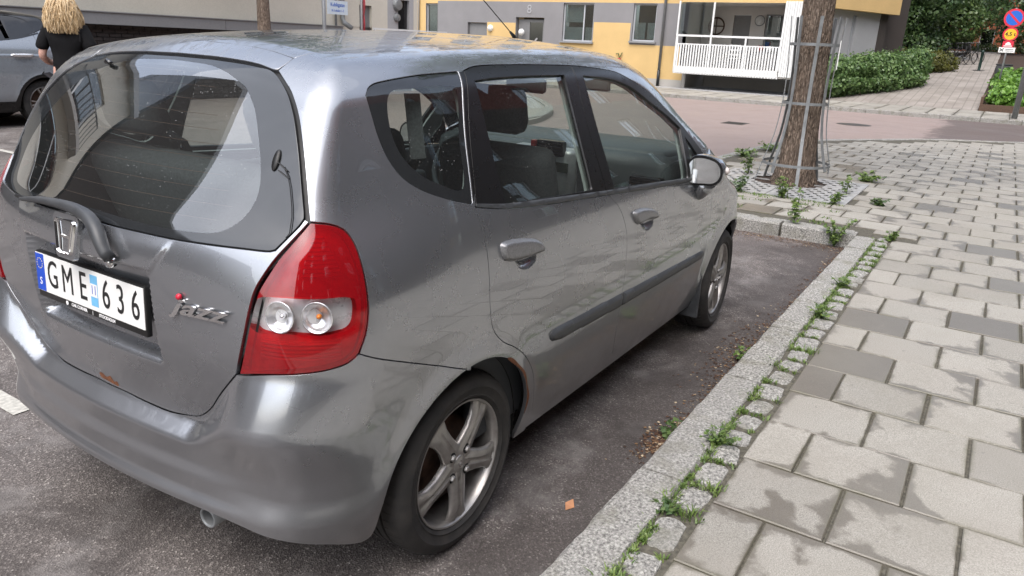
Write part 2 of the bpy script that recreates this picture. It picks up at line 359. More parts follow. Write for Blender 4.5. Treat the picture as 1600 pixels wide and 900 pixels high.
t = NT('gravel'); v = t.coord('World'); bw = t.n('RGBToBW'); t.l(t.voro(v, 26, 'F1', 1), bw.inputs[0]); t.set('Base Color', t.ramp(bw.outputs[0], [(0, .14), (1, .52)])).set('Roughness', .9); M['gravel'] = t.m
M['skin'] = simple('skin', (.58, .34, .27), .5, var=.08); M['hair'] = None
t = NT('blonde_hair'); v = t.coord('Object'); r = t.n('NewGeometry').outputs['Random Per Island']
t.set('Base Color', t.ramp(r, [(0, (.30, .19, .085)), (.5, (.56, .40, .22)), (1, (.76, .61, .40))])).set('Roughness', .42); M['hair'] = t.m
M['tshirt'] = simple('black_cotton', (.008, .008, .009), .9, var=.3, vs=20, bump=.2, spec=.2); M['jeans'] = simple('dark_jeans', (.016, .018, .026), .85, var=.3, vs=60); M['shoe'] = simple('black_shoe', (.02, .02, .02), .5)
# ---------------------------------------------------------------- body surface of the hatchback: a smooth-max of side, rear, roof and front faces
def nspline(xs,ys):
    xs=np.array(xs,float);ys=np.array(ys,float);n=len(xs);h=np.diff(xs)
    A=np.eye(n);b=np.zeros(n)
    for i in range(1,n-1):
        A[i,i-1]=h[i-1];A[i,i]=2*(h[i-1]+h[i]);A[i,i+1]=h[i];b[i]=6*((ys[i+1]-ys[i])/h[i]-(ys[i]-ys[i-1])/h[i-1])
    M=np.linalg.solve(A,b)
    def f(x):
        x=np.clip(np.asarray(x,float),xs[0],xs[-1]);i=np.clip(np.searchsorted(xs,x)-1,0,n-2)
        d=h[i];t=xs[i+1]-x;u=x-xs[i]
        return M[i]*t**3/(6*d)+M[i+1]*u**3/(6*d)+(ys[i]/d-M[i]*d/6)*t+(ys[i+1]/d-M[i+1]*d/6)*u
    return f
def sst(t): t=np.clip(t,0,1); return t*t*(3-2*t)
Wz=nspline([.10,.2,.3,.42,.55,.68,.8,.92,1.02,1.1,1.2,1.3,1.4,1.5,1.6],
           [.72,.765,.792,.812,.827,.8365,.836,.826,.806,.778,.738,.695,.65,.602,.55])
Tx=nspline([-.8,-.6,-.4,-.2,0,.4,1.5,2.2,2.5,2.8,3.0,3.2],[.93,.958,.978,.991,.996,1,1,.99,.975,.935,.885,.82])
Xc=nspline([.05,.12,.2,.3,.4,.5,.58,.65,.75,.85,.93,.99,1.03,1.08,1.2,1.3,1.4,1.45,1.5,1.6],
           [-.50,-.545,-.565,-.572,-.578,-.590,-.60,-.612,-.628,-.638,-.643,-.640,-.627,-.592,-.50,-.421,-.338,-.296,-.25,-.16])
C2=nspline([.0,.3,.55,.735,.9,1.02,1.15,1.3,1.45,1.6],[.16,.16,.14,.13,.2,.27,.22,.12,.05,.03])
Zc=nspline([-.8,-.6,-.3,0,.4,.8,1.2,1.4,1.55,1.7,1.85,2.05,2.25,2.4,2.52,2.7,2.9,3.03,3.15,3.3],
           [1.34,1.415,1.481,1.512,1.532,1.54,1.537,1.517,1.475,1.405,1.32,1.20,1.075,.985,.94,.875,.79,.70,.56,.36])
Xf=nspline([.0,.2,.4,.6,.8,1.0,1.6],[3.02,3.12,3.15,3.13,3.06,2.95,2.6])
def rmax(f,g,r):
    return np.minimum(-r,np.maximum(f,g))+np.hypot(np.maximum(f+r,0),np.maximum(g+r,0))
def zshelf(a): return .522+.16*sst((a-.40)/.26)+.05*np.clip(a,0,.42)
RW=.352
def F_hatch(p,detail=True):
    x,a,z=p[...,0],np.abs(p[...,1]),p[...,2]
    w=Wz(z)*Tx(x)-.03*sst((x-1.3)/.7)*sst((z-1.0)/.25)-.046*sst((-.0-x)/.42)*sst((z-.90)/.25)
    if detail:
        for wx in (0.,2.45):
            d=np.hypot(x-wx,z-.29); w=w+.014*np.exp(-((d-RW)/.045)**2)*sst((z-.2)/.2)
        w=w-.006*np.exp(-((z-(.40))/.03)**2)*sst((x-.35)/.15)*sst((2.1-x)/.15)*0
    side=a-w
    xr=Xc(z)+C2(z)*a*a
    if detail:
        zt=.542+.208*sst((a-.36)/.25); zb=.503+.102*sst((a-.36)/.25)
        tt=(zt-z)/(zt-zb); c2=sst((a-.40)/.2); xr=xr+.026*c2*sst((.60-z)/.16)-(.0175+.0090*c2)*(np.clip(tt-.10,0,1)+np.clip(tt,0,1)+np.clip(tt+.10,0,1))
        ce=1-sst((a-.41)/.19); co=sst((a-.41)/.19)
        t2=np.clip((.402-z)/.072,0,1)
        xr=xr-.012*ce*sst((.450-z)/.045)-.014*ce*sst((.365-z)/.03)-.024*co*(.5*t2+.5*sst(t2))+.03*sst((.295-z)/.10)
        # middle of the tailgate stands a little proud of its sides, and the recess for the plate
        al=.262+.73*(z-.88)
        xr=xr-.006*sst((al-a)/.014)*sst((z-.935)/.02)*(1-sst((z-1.0)/.035))
        inx=sst((.292-a)/.018)
        inz=sst((z-.690)/.030)*sst((.948-z)/.014)
        xr=xr+.042*inx*inz
    rear=(xr-x)*.93
    roof=(z-(Zc(x)-.15*a*a))*.97
    front=(x-(Xf(z)-.42*a*a))*.95
    rr=.172-.120*sst((z-.86)/.28)
    f=rmax(side,rear,rr)
    f=rmax(f,front,.26)
    f=rmax(f,roof,.075)
    f=rmax(f,.165-z,.03)
    return f

class Body:
    def __init__(s, F, XA=2.35, KS=.75): s.F = F; s.XA = XA; s.KS = KS; s.smid = -KS * np.pi / 2
    def grad(s, p, h=6e-3):
        g = np.stack([s.F(p + np.eye(3)[i] * h) - s.F(p - np.eye(3)[i] * h) for i in range(3)], -1)
        return g / np.maximum(np.linalg.norm(g, axis=-1, keepdims=True), 1e-9)
    def dirs(s, u):
        ang = np.where(u < 0, u / s.KS, np.where(u > s.XA, (u - s.XA) / s.KS, 0)); return np.clip(u, 0, s.XA), np.sin(ang), -np.cos(ang)
    def S(s, u, z):
        u = np.asarray(u, float); z = np.asarray(z, float); ox, dx, dy = s.dirs(u); lo = np.full(u.shape, .02); hi = np.full(u.shape, 1.5)
        for _ in range(28):
            m = (lo + hi) / 2; ins = s.F(np.stack([ox + m * dx, m * dy, z], -1)) < 0; lo = np.where(ins, m, lo); hi = np.where(ins, hi, m)
        return np.stack([ox + lo * dx, lo * dy, z], -1)
    def Tp(s, x, y):
        x = np.asarray(x, float); y = np.asarray(y, float); lo = np.full(x.shape, .45); hi = np.full(x.shape, 1.9)
        for _ in range(28):
            m = (lo + hi) / 2; ins = s.F(np.stack([x, y, m], -1)) < 0; lo = np.where(ins, m, lo); hi = np.where(ins, hi, m)
        return np.stack([x, y, lo], -1)
    def inv(s, p):
        x, a, z = p[0], abs(p[1]), p[2]
        if 0 <= x <= s.XA: return (x, z)
        if x < 0: return (-s.KS * math.atan2(-x, a), z)
        return (s.XA + s.KS * math.atan2(x - s.XA, a), z)

def cr(P, step=.011, closed=False):
    """centripetal Catmull-Rom through P, sampled about every step"""
    P = [np.array(p, float) for p in P]; n = len(P)
    if closed: Q = [P[-1]] + P + [P[0], P[1]]; segs = n
    else: Q = [2 * P[0] - P[1]] + P + [2 * P[-1] - P[-2]]; segs = n - 1
    out = []
    for i in range(segs):
        a, b, c, d = Q[i:i + 4]; t = [0]
        for u, v in ((a, b), (b, c), (c, d)): t.append(t[-1] + max(np.linalg.norm(v - u), 1e-6) ** .5)
        k = max(1, int(np.linalg.norm(c - b) / step))
        for x in np.linspace(t[1], t[2], k, endpoint=False):
            A1 = (t[1] - x) / (t[1] - t[0]) * a + (x - t[0]) / (t[1] - t[0]) * b; A2 = (t[2] - x) / (t[2] - t[1]) * b + (x - t[1]) / (t[2] - t[1]) * c; A3 = (t[3] - x) / (t[3] - t[2]) * c + (x - t[2]) / (t[3] - t[2]) * d
            B1 = (t[2] - x) / (t[2] - t[0]) * A1 + (x - t[0]) / (t[2] - t[0]) * A2; B2 = (t[3] - x) / (t[3] - t[1]) * A2 + (x - t[1]) / (t[3] - t[1]) * A3
            out.append((t[2] - x) / (t[2] - t[1]) * B1 + (x - t[1]) / (t[2] - t[1]) * B2)
    if not closed: out.append(P[-1])
    return [tuple(q) for q in out]
def lin(P, step=.02, closed=False):
    out = []; Q = P + [P[0]] if closed else P
    for a, b in zip(Q, Q[1:]):
        k = max(1, int(math.dist(a, b) / step))
        out += [(a[0] + (b[0] - a[0]) * i / k, a[1] + (b[1] - a[1]) * i / k) for i in range(k)]
    if not closed: out.append(P[-1])
    return out
def join(*cs):
    out = []
    for c in cs:
        for p in c:
            if not out or math.dist(out[-1], p) > 1.5e-3: out.append(p)
    if math.dist(out[0], out[-1]) < 1.5e-3: out.pop()
    return out
def area(P):
    P = np.array(P); return .5 * np.sum(P[:, 0] * np.roll(P[:, 1], -1) - np.roll(P[:, 0], -1) * P[:, 1])
def ccw(P): return P if area(P) > 0 else P[::-1]
def inset(P, g):
    P = np.array(ccw(P)); a = P - np.roll(P, 1, 0); b = np.roll(P, -1, 0) - P
    a /= np.maximum(np.linalg.norm(a, axis=1, keepdims=True), 1e-9); b /= np.maximum(np.linalg.norm(b, axis=1, keepdims=True), 1e-9)
    na = np.stack([-a[:, 1], a[:, 0]], 1); nb = np.stack([-b[:, 1], b[:, 0]], 1); n = na + nb; L = np.linalg.norm(n, axis=1, keepdims=True); n = n / np.maximum(L, .3)
    return [tuple(q) for q in P + n * g / np.maximum(L / 2, .5)]
def inside(P, q):
    P = np.array(P); x, y = q[:, 0], q[:, 1]; r = np.zeros(len(q), bool); X2, Y2 = np.roll(P[:, 0], -1), np.roll(P[:, 1], -1)
    for x1, y1, x2, y2 in zip(P[:, 0], P[:, 1], X2, Y2):
        if y1 == y2: continue
        c = ((y1 > y) != (y2 > y)); r ^= c & (x < (x2 - x1) * (y - y1) / (y2 - y1) + x1)
    return r
def bdist(P, q):
    P = np.array(P); B = np.roll(P, -1, 0); d = np.full(len(q), 1e9)
    for a, b in zip(P, B):
        ab = b - a; L = ab @ ab
        if L < 1e-12: continue
        t = np.clip(((q - a) @ ab) / L, 0, 1); d = np.minimum(d, np.linalg.norm(q - a - t[:, None] * ab, axis=1))
    return d
def panel(B, name, outer, mat, parent, holes=(), res=.014, g=.0022, off=0, flange=.014, mir=False, surf='S', subs=(), rise=None, both=False, label=None, keep=None):
    """a sheet of the body cut along OUTER (minus HOLES), its rim folded inwards so that the joint beside it has depth"""
    O = inset(outer, g)
    if keep: O = [p if keep(p) else q for p, q in zip(ccw(outer), O)]
    H = [inset(h, -g) for h in holes]; loops = [O] + [h[::-1] for h in H]; subl = [ccw(p) for p, _ in subs]
    pts = []; edges = []
    for L in loops + subl:
        k = len(pts); pts += L; edges += [(k + i, k + (i + 1) % len(L)) for i in range(len(L))]
    A = np.array(O); x0, y0 = A.min(0); x1, y1 = A.max(0)
    gx, gy = np.meshgrid(np.arange(x0, x1, res), np.arange(y0, y1, res)); q = np.stack([gx.ravel(), gy.ravel()], 1); q[:, 0] += ((np.arange(len(q)) // gx.shape[1]) % 2) * res * .5
    k = inside(O, q)
    for h in H: k &= ~inside(h, q)
    q = q[k]
    for L in loops + subl:
        if len(q): q = q[bdist(L, q) > res * .55]
    V2, _, F2, ov, _, _ = delaunay_2d_cdt([Vector(p) for p in pts] + [Vector(p) for p in q], edges, [], 0, 1e-6)
    P2 = np.array([tuple(v) for v in V2]); F2 = np.array([tuple(f) for f in F2 if len(f) == 3], dtype=int)
    c = P2[F2].mean(1); k = inside(O, c)
    for h in H: k &= ~inside(h, c)
    F2 = F2[k]; c = c[k]; fm = np.zeros(len(F2), int)
    for i, L in enumerate(subl): fm[inside(L, c)] = i + 1
    f = B.S if surf == 'S' else B.Tp
    P3 = f(P2[:, 0], P2[:, 1]); N = B.grad(P3)
    if rise is not None:
        d = bdist(O, P2); P3 = P3 + N * rise(d, P2)[:, None]
    P3 = P3 + N * off
    # rim: find the mesh vertices of each boundary loop
    key = {}
    for i, p in enumerate(P2): key[(round(p[0], 5), round(p[1], 5))] = i
    verts = [P3]; nors = [N]; faces = [F2]; mats = [fm]; nv = len(P3)
    if rise is not None:      # smooth normals from the raised shape
        fn = np.cross(P3[F2[:, 1]] - P3[F2[:, 0]], P3[F2[:, 2]] - P3[F2[:, 0]]); s = np.sign((fn * N[F2[:, 0]]).sum(1)); fn *= s[:, None]; N2 = np.zeros_like(N)
        for j in range(3): np.add.at(N2, F2[:, j], fn)
        N2 /= np.maximum(np.linalg.norm(N2, axis=1, keepdims=True), 1e-9); nors = [N2]
    if flange:
        for L in loops:
            idx = [key.get((round(p[0], 5), round(p[1], 5))) for p in L]; idx = [i for i in idx if i is not None]
            if len(idx) < 3: continue
            I = np.array(idx); p = P3[I]; n = N[I]; tan = np.roll(p, -1, 0) - np.roll(p, 1, 0); lat = np.cross(tan, n)
            if surf == 'T': lat = -lat
            cen = np.roll(P3[I], -1, 0) - P3[I]
            lat /= np.maximum(np.linalg.norm(lat, axis=1, keepdims=True), 1e-9)
            # outward = away from the sheet: test against the param-space orientation (loops run with the sheet on their left)
            e = 1e-4; L2 = P2[I]; tn = np.roll(L2, -1, 0) - np.roll(L2, 1, 0); tn /= np.maximum(np.linalg.norm(tn, axis=1, keepdims=True), 1e-9); o2 = L2 + np.stack([tn[:, 1], -tn[:, 0]], 1) * 2e-3
            w = f(o2[:, 0], o2[:, 1]) - f(L2[:, 0], L2[:, 1]); lat *= np.where((lat * w).sum(1) < 0, -1, 1)[:, None]
            r1 = p + lat * .0011 - n * .0013; r2 = p + lat * .0011 - n * flange; k = len(I)
            verts += [r1, r2]; nors += [(lat + n * .25) / np.linalg.norm(lat + n * .25, axis=1, keepdims=True), lat]
            a = I; b = nv + np.arange(k); cc = nv + k + np.arange(k); nv += 2 * k; sh = lambda x: np.roll(x, -1)
            ok = np.ones(k, bool)
            if keep: kp = np.array([keep(tuple(x)) for x in P2[I]]); ok = ~(kp & np.roll(kp, -1))
            for u, w2 in ((a, b), (b, cc)):
                faces += [np.stack([u, sh(u), sh(w2)], 1)[ok], np.stack([u, sh(w2), w2], 1)[ok]]; mats += [np.zeros(2 * int(ok.sum()), int)]
    Vv = np.concatenate(verts); Nn = np.concatenate(nors); Ff = np.concatenate(faces); Mm = np.concatenate(mats)
    fn = np.cross(Vv[Ff[:, 1]] - Vv[Ff[:, 0]], Vv[Ff[:, 2]] - Vv[Ff[:, 0]]); flip = (fn * Nn[Ff].sum(1)).sum(1) < 0; Ff[flip] = Ff[flip][:, ::-1]
    ml = [mat] + [x for _, x in subs]; res_ = []
    for s in ((1, -1) if both else ((-1,) if mir else (1,))):
        v = Vv * (1, s, 1); n = Nn * (1, s, 1); ff = Ff if s == 1 else Ff[:, ::-1]
        o = mesh_obj(name, v, ff, ml, parent[0 if s == 1 else 1] if isinstance(parent, tuple) else parent, fm=Mm, normals=n)
        if label: o['label'] = label
        res_.append(o)
    return res_ if both else res_[0]
HB = Body(F_hatch)
PX = {
 'glass': [(-1.2326,1.4423),(-1.0105,1.4411),(-0.774,1.4394),(-0.5459,1.4308),(-0.481,1.4205),(-0.4547,1.3856),(-0.4455,1.3369),(-0.4453,1.2696),(-0.4478,1.189),(-0.4486,1.1354),(-0.4501,1.1086),(-0.4615,1.0933),(-0.5133,1.0388),(-0.5238,1.0349),(-0.5812,1.0333),(-0.6586,1.0321),(-0.7544,1.0316),(-0.8794,1.0338),(-0.9706,1.0347),(-1.077,1.0371),(-1.2181,1.0434)],
 'clear': [(-1.1765,1.4295),(-0.9688,1.427),(-0.7718,1.4204),(-0.6535,1.4013),(-0.5811,1.3721),(-0.5523,1.331),(-0.5433,1.283),(-0.5384,1.222),(-0.542,1.1676),(-0.5587,1.1257),(-0.5975,1.0845),(-0.6447,1.0612),(-0.7148,1.0536),(-0.8176,1.0531),(-0.9435,1.0562),(-1.067,1.0603),(-1.2223,1.063)],
 'seam': [(-1.4579,1.4813),(-0.8855,1.4787),(-0.5506,1.4722),(-0.4584,1.4633),(-0.3999,1.451)],
 'hside': [(-0.401,1.4496),(-0.4332,1.4369),(-0.4655,1.4226)],
 'gside': [(-0.4655,1.4226),(-0.4422,1.3878),(-0.4351,1.3379),(-0.4358,1.2706),(-0.4386,1.1897),(-0.4409,1.1251),(-0.4408,1.1023)],
 'diag': [(-0.4408,1.1023),(-0.4807,1.0591),(-0.5144,1.0204),(-0.5418,0.9789),(-0.5602,0.944),(-0.5742,0.8955),(-0.5865,0.8404),(-0.6,0.7812),(-0.6113,0.7319)],
 'low': [(-0.6113,0.7319),(-0.6599,0.6588),(-0.7036,0.5935),(-0.7446,0.5598),(-0.7869,0.5487),(-0.8515,0.5413),(-0.971,0.5413),(-1.0949,0.544),(-1.2133,0.5439)],
 'lampR': [(-0.4383,1.1024),(-0.4014,1.0972),(-0.3727,1.0834),(-0.3547,1.0538),(-0.3458,1.0086),(-0.342,0.9539),(-0.3429,0.891),(-0.3528,0.8393),(-0.3682,0.7989)],
 'lampB': [(-0.3682,0.7989),(-0.3894,0.7812),(-0.4265,0.7698),(-0.4797,0.7619),(-0.5396,0.754),(-0.6113,0.7319)],
 'seamB': [(-0.3682,0.7989),(-0.3496,0.7876),(-0.3128,0.7671),(-0.2003,0.7093),(-0.0268,0.6273)],
 'rgap': [(0.0542,1.0758),(0.0626,1.0049),(0.0691,0.9371),(0.0708,0.8623),(0.0723,0.7949),(0.0877,0.7194),(0.1334,0.6632),(0.215,0.6134),(0.2929,0.5537),(0.3636,0.4671),(0.4023,0.3668),(0.4228,0.2919)],
 'sill': [(0.4228,0.2919),(0.6979,0.2916),(1.0764,0.2879),(1.525,0.2761),(2.1274,0.2468)],
 'mgap': [(0.8392,1.011),(0.8662,0.9959),(0.9228,0.9551),(0.9582,0.916),(0.9998,0.8371),(1.0166,0.7021),(1.0225,0.5511),(1.043,0.4004),(1.0724,0.2893)],
 'fgap': [(2.0015,0.8885),(2.0265,0.8535),(2.045,0.714),(2.062,0.537),(2.0743,0.4146),(2.1274,0.2468)],
 'qwin': [(-0.242,1.3719),(-0.2278,1.3878),(-0.2041,1.398),(-0.1597,1.4052),(-0.0159,1.4186),(0.1694,1.4276),(0.1732,1.4259),(0.0984,1.2636),(0.0454,1.089),(0.0375,1.085),(-0.0496,1.1103),(-0.1298,1.142),(-0.1821,1.1765),(-0.2137,1.2215),(-0.2306,1.2749),(-0.2376,1.3348)],
 'dedge': [(0.2008,1.4292),(0.1232,1.2705),(0.069,1.1131),(0.057,1.0754)],
 'rwin': [(0.2278,1.4015),(0.3242,1.4074),(0.5091,1.4121),(0.7667,1.413),(0.7452,1.2235),(0.7369,1.0354),(0.4521,1.0499),(0.1956,1.0644),(0.2034,1.2033)],
 'fwin': [(0.9077,1.4096),(1.1222,1.396),(1.2844,1.3646),(1.4482,1.3008),(1.6442,1.2253),(1.7412,1.1767),(1.6887,1.0539),(1.681,0.9644),(1.2714,0.9947),(0.9071,1.0193),(0.8961,1.2178)],
 'sail': [(1.7775,1.152),(1.8276,1.109),(1.8939,1.052),(1.8475,0.9536),(1.7234,0.9623)],
 'frame': [(0.2008,1.4292),(0.2652,1.4412),(0.4767,1.4472),(0.7158,1.447),(0.896,1.4443),(1.0796,1.4343),(1.1922,1.4236),(1.3078,1.3937),(1.394,1.3674),(1.4809,1.3371),(1.6281,1.2653),(1.754,1.2037),(1.843,1.1361),(1.9342,1.0542),(1.9612,1.0162)],
 'belt': [(0.0563,1.0738),(0.1925,1.0503),(0.4422,1.0274),(0.8362,1.0023),(1.2656,0.9722),(1.7297,0.9441),(1.9802,0.9287)],
 'beltu': [(0.0608,1.0834),(0.1987,1.064),(0.4503,1.0461),(0.8421,1.0185),(1.2707,0.9922),(1.7319,0.9613),(1.9814,0.9471)],
 'bpil': [(0.8541,1.4453),(0.824,1.2248),(0.84,1.0131)],
 'mould': [(0.4464,0.5961),(0.4637,0.5643),(0.5273,0.5437),(0.75,0.5297),(1.0292,0.5211),(1.0163,0.5805),(0.7307,0.5848),(0.4902,0.5944)],
 'mould2': [(1.0274,0.5831),(1.0403,0.5236),(1.3703,0.5199),(1.6929,0.5092),(1.9996,0.5089),(2.0398,0.5243),(1.9836,0.5469),(1.664,0.5581),(1.3442,0.5717)],
 'handr': [(0.1365,0.9551),(0.1643,0.961),(0.321,0.9375),(0.3605,0.9139),(0.3627,0.895),(0.3161,0.8922),(0.1726,0.9005),(0.1437,0.9142)],
 'handrcup': [(0.191,0.912),(0.2297,0.8685),(0.2767,0.8561),(0.3186,0.8693),(0.3276,0.8919)],
 'handf': [(1.0583,0.9026),(1.0893,0.9103),(1.238,0.8925),(1.2938,0.8651),(1.3022,0.8475),(1.1926,0.855),(1.0897,0.8568)],
 'handfcup': [(1.1211,0.8592),(1.1628,0.8232),(1.2178,0.808),(1.2631,0.8243),(1.2677,0.8451)],
 'lamp_white': [(-0.5701,0.8684),(-0.563,0.9093),(-0.5503,0.9315),(-0.531,0.9377),(-0.4359,0.9376),(-0.3871,0.9376),(-0.3722,0.9326),(-0.3685,0.9112),(-0.3745,0.8743),(-0.3854,0.8625),(-0.4105,0.8571),(-0.4346,0.8536),(-0.4929,0.8578),(-0.5601,0.8558)],
 'plate': [(-1.506,0.8828),(-0.9263,0.8756),(-0.945,0.7634),(-1.507,0.7844)],
 'emblem': [(-1.263,0.981),(-1.2507,1.0158),(-1.1992,1.0301),(-1.1345,1.0303),(-1.1397,0.966),(-1.3419,0.9125),(-1.4103,0.9142)],
 'badge': [(-0.7858,0.8519),(-0.7467,0.8893),(-0.7311,0.8923),(-0.6218,0.8874),(-0.6306,0.8657)],
 'rust': [(-1.2391,0.5603),(-1.131,0.5513)],
 'wiper': [(-1.6013,1.0202),(-1.4485,1.0417),(-1.2477,1.0586),(-1.1738,1.0562),(-1.1069,1.0336),(-1.0494,0.9955),(-1.0209,0.9624),(-0.9868,0.9644),(-0.9711,0.9586)],
 'knob': [(-0.4926,1.2268),(-0.4755,1.2126)],
 'thirdlamp': [(-1.7488,1.4059),(-1.6368,1.395)],
 'antenna': [(0.9237,1.5259)],
}
# ================================================================ the silver hatchback
car = thing('parked_hatchback', 'silver five-door hatchback with plate GME 636 parked along the kerb', 'car', (0, 0, 0))
B = HB; SM = B.smid
def mirr(c): return [(2 * SM - p[0], p[1]) for p in c]
def sym(right): return join(right, mirr(right)[::-1])          # outline given from the top centre to the bottom centre
def PT(x, a): return B.inv(tuple(B.Tp(np.array([x]), np.array([-a]))[0]))
def XA3(c): q = B.S(np.array([p[0] for p in c]), np.array([p[1] for p in c])); return [(float(p[0]), float(p[1])) for p in q]   # (s,z) -> (x,y)
def arch(cx, r, a0, a1, a=.80, n=28):
    return [B.inv((cx + r * math.cos(rad(t)), -a, .29 + r * math.sin(rad(t)))) for t in np.linspace(a0, a1, n)]
P_ = {k: [tuple(p) for p in v] for k, v in PX.items()}
paint = M['paint']
# --- tailgate
gl = P_['glass']; gtop = [(SM, 1.4415)] + gl[1:4]; gfull = cr([(SM, 1.4415)] + gl[1:5]) ; 
g_right = join(cr([(SM, 1.4418)] + gl[1:10]), cr(gl[9:13]), cr(gl[12:20] + [(SM, 1.0405)]))
clear_right = cr([(SM, 1.4295)] + P_['clear'][1:16] + [(SM, 1.0625)])
hatch_right = join(cr([(SM, 1.0405)] + gl[12:20][::-1]), lin(gl[9:13][::-1])[0:0], [gl[12], gl[11], gl[10]], cr(P_['diag']), cr(P_['low'][:-1] + [(SM, .5433)]))
hatch = panel(B, 'tailgate', sym(hatch_right), paint, car, res=.0075, g=.0024)
tt = [(-.2245, 0), (-.2285, -.094), (-.2295, -.254), (-.236, -.337), (-.2475, -.419), (-.2735, -.4185), (-.294, -.412), (-.2965, -.401), (-.2895, -.329), (-.2875, -.175), (-.2885, -.067), (-.288, 0)]
tr_ = join(cr(tt[:5]), cr(tt[4:7]), cr(tt[6:]))
panel(B, 'tailgate_top', join(tr_, [(x, -y) for x, y in tr_][::-1]), paint, car, surf='T', res=.012, g=.0018)
rg = panel(B, 'rear_window', sym(g_right), M['frit'], car, res=.016, g=.0035, off=-.003, flange=.006, subs=[(sym(clear_right), M['glass_rear'])])
sl = panel(B, 'window_seal', sym(join(cr([(SM, 1.4475)] + [(s + .0, z + .0055) for s, z in gl[1:4]]), cr(P_['gside']), [(-.4395, 1.098)], cr([(-.4795, 1.052), (-.514, 1.0165)]), cr([(s, z - .006) for s, z in gl[13:20]] + [(SM, 1.034)]))), M['seal'], car, holes=[inset(sym(g_right), .022)], res=.03, g=0, off=-.012, flange=0)
wire = MB()                                                    # heater wires on the rear window
for z in np.arange(1.085, 1.42, .032):
    q = np.linspace(-1.62 + (1.42 - z) * -.35 + .0, -.74 + (1.42 - z) * .42, 22); q = q[(q < -.60) & (q > -1.76)]
    if len(q) > 3:
        p = B.S(q, np.full(len(q), z)); n = B.grad(p); wire.tube([tuple(v) for v in p - n * .0045], .0006, 3, caps=False)
wire.build('heater_wires', M['red_trim'] if 0 else simple('heater_wire', (.10, .05, .03), .6), rg)['kind'] = 'stuff'
q = B.S(np.array([-.498]), np.array([1.226]))[0]; n = Vector(B.grad(q[None])[0])
MB().lathe([(0, .001), (.020, .001), (.022, -.002)], 24, T(*(Vector(q) + n * .001)) @ n.to_track_quat('Z', 'Y').to_matrix().to_4x4() @ Matrix.Diagonal((.42, 1.25, 1, 1))).build('aerial_sticker', M['seal'], rg, True)
cab = MB(); cs = [(-.482, 1.215), (-.474, 1.195), (-.472, 1.15), (-.474, 1.11), (-.482, 1.075), (-.49, 1.066)]
cs = cr(cs, .02); p = B.S(np.array([a for a, b in cs]), np.array([b for a, b in cs])); cab.tube([tuple(v) for v in p + B.grad(p) * .001], .0013, 5)
for a, b in (((-.494, 1.222), (-.474, 1.205)), ((-.494, 1.205), (-.474, 1.19))):
    p = B.S(np.array([a[0], b[0]]), np.array([a[1], b[1]])); cab.tube([tuple(v) for v in p + B.grad(p) * .001], .0015, 5)
cab.build('aerial_cable', M['seal'], rg)
# --- quarter panel and roof edge
rail3 = [(-.327, .488), (-.24, .545), (-.12, .578), (.05, .588), (.4, .594), (.8, .596), (1.06, .606)]
rail_d = cr(rail3, .02); rail = [PT(x, a) for x, a in rail_d]
def near(poly, e=.002): A = np.array(poly); return lambda p: np.min(np.hypot(A[:, 0] - p[0], A[:, 1] - p[1])) < e
neg = lambda c: [(x, -a) for x, a in c]
fr = P_['frame']; fr3 = XA3(fr)
arch_r = arch(0, .346, 90 + 5, -13, n=34)
quarter = join(cr(P_['gside'])[::1][18:] if 0 else cr([P_['gside'][1]] + P_['gside'][2:]), cr(P_['lampR'][0:9]), cr(P_['seamB']), arch_r, [(.352, .21), (.418, .21)], cr(P_['rgap'])[::-1], cr(P_['dedge'])[::-1], cr(fr[:6]), rail[::-1])
qhole = cr(P_['qwin'][:6]) + cr(P_['qwin'][6:9]) + cr(P_['qwin'][9:] + [P_['qwin'][0]])[:-1]
qhole = join(qhole)
panel(B, 'rear_quarter', quarter, paint, car, holes=[qhole], both=True, res=.013, g=.0022, keep=near(rail))
# roof edge strips and A pillars
ditch = [(-.2475, .419), (-.223, .430), (-.134, .452), (.044, .460), (.4, .462), (.9, .464), (1.2, .476), (1.36, .505)]
wside = [(1.36, .505), (1.53, .565), (1.75, .625), (1.95, .672), (2.10, .705)]
strip = join(cr(ditch), cr(wside), [(2.06, .76), (1.975, .800)], cr([(x, -y) for x, y in fr3[5:14]])[::-1], rail_d[::-1], [(-.297, .417), (-.2735, .4195)])
panel(B, 'roof_edge', [(x, -a) for x, a in strip], paint, car, surf='T', res=.016, g=.0014, both=True, keep=near(neg(rail_d)))
roof_o = join([(-.2255, 0)], [(x + .0, -y) for x, y in [(-.2295, -.094), (-.2305, -.254), (-.237, -.337)]], cr(ditch), [(1.385, .35), (1.41, 0)])
panel(B, 'roof', join([(x, -a) for x, a in roof_o], [(x, a) for x, a in roof_o][::-1]), paint, car, surf='T', res=.02, g=.0026)
ws = join([(1.418, 0), (1.393, .35)], [(1.368, .505)], cr(wside), [(2.22, .60), (2.31, .35), (2.35, 0)])
panel(B, 'windscreen', join([(x, -a) for x, a in ws], [(x, a) for x, a in ws][::-1]), M['glass'], car, surf='T', res=.04, g=.004, flange=.004)
hood3 = [(2.11, .71), (2.06, .765), (2.25, .735), (2.5, .70), (2.75, .64), (2.93, .56)]
hd = join([(2.36, 0), (2.32, .35), (2.23, .60)], [(2.11, .705)], [(2.075, .755)], cr(hood3[2:]), [(2.985, .35), (3.0, 0)])
panel(B, 'bonnet', join([(x, -a) for x, a in hd], [(x, a) for x, a in hd][::-1]), paint, car, surf='T', res=.025, g=.0024)
hoodsz = [PT(x, a) for x, a in hood3[2:]]
af = arch(2.45, .346, 190, -12, n=40)
SF = B.XA + B.KS * math.pi / 2
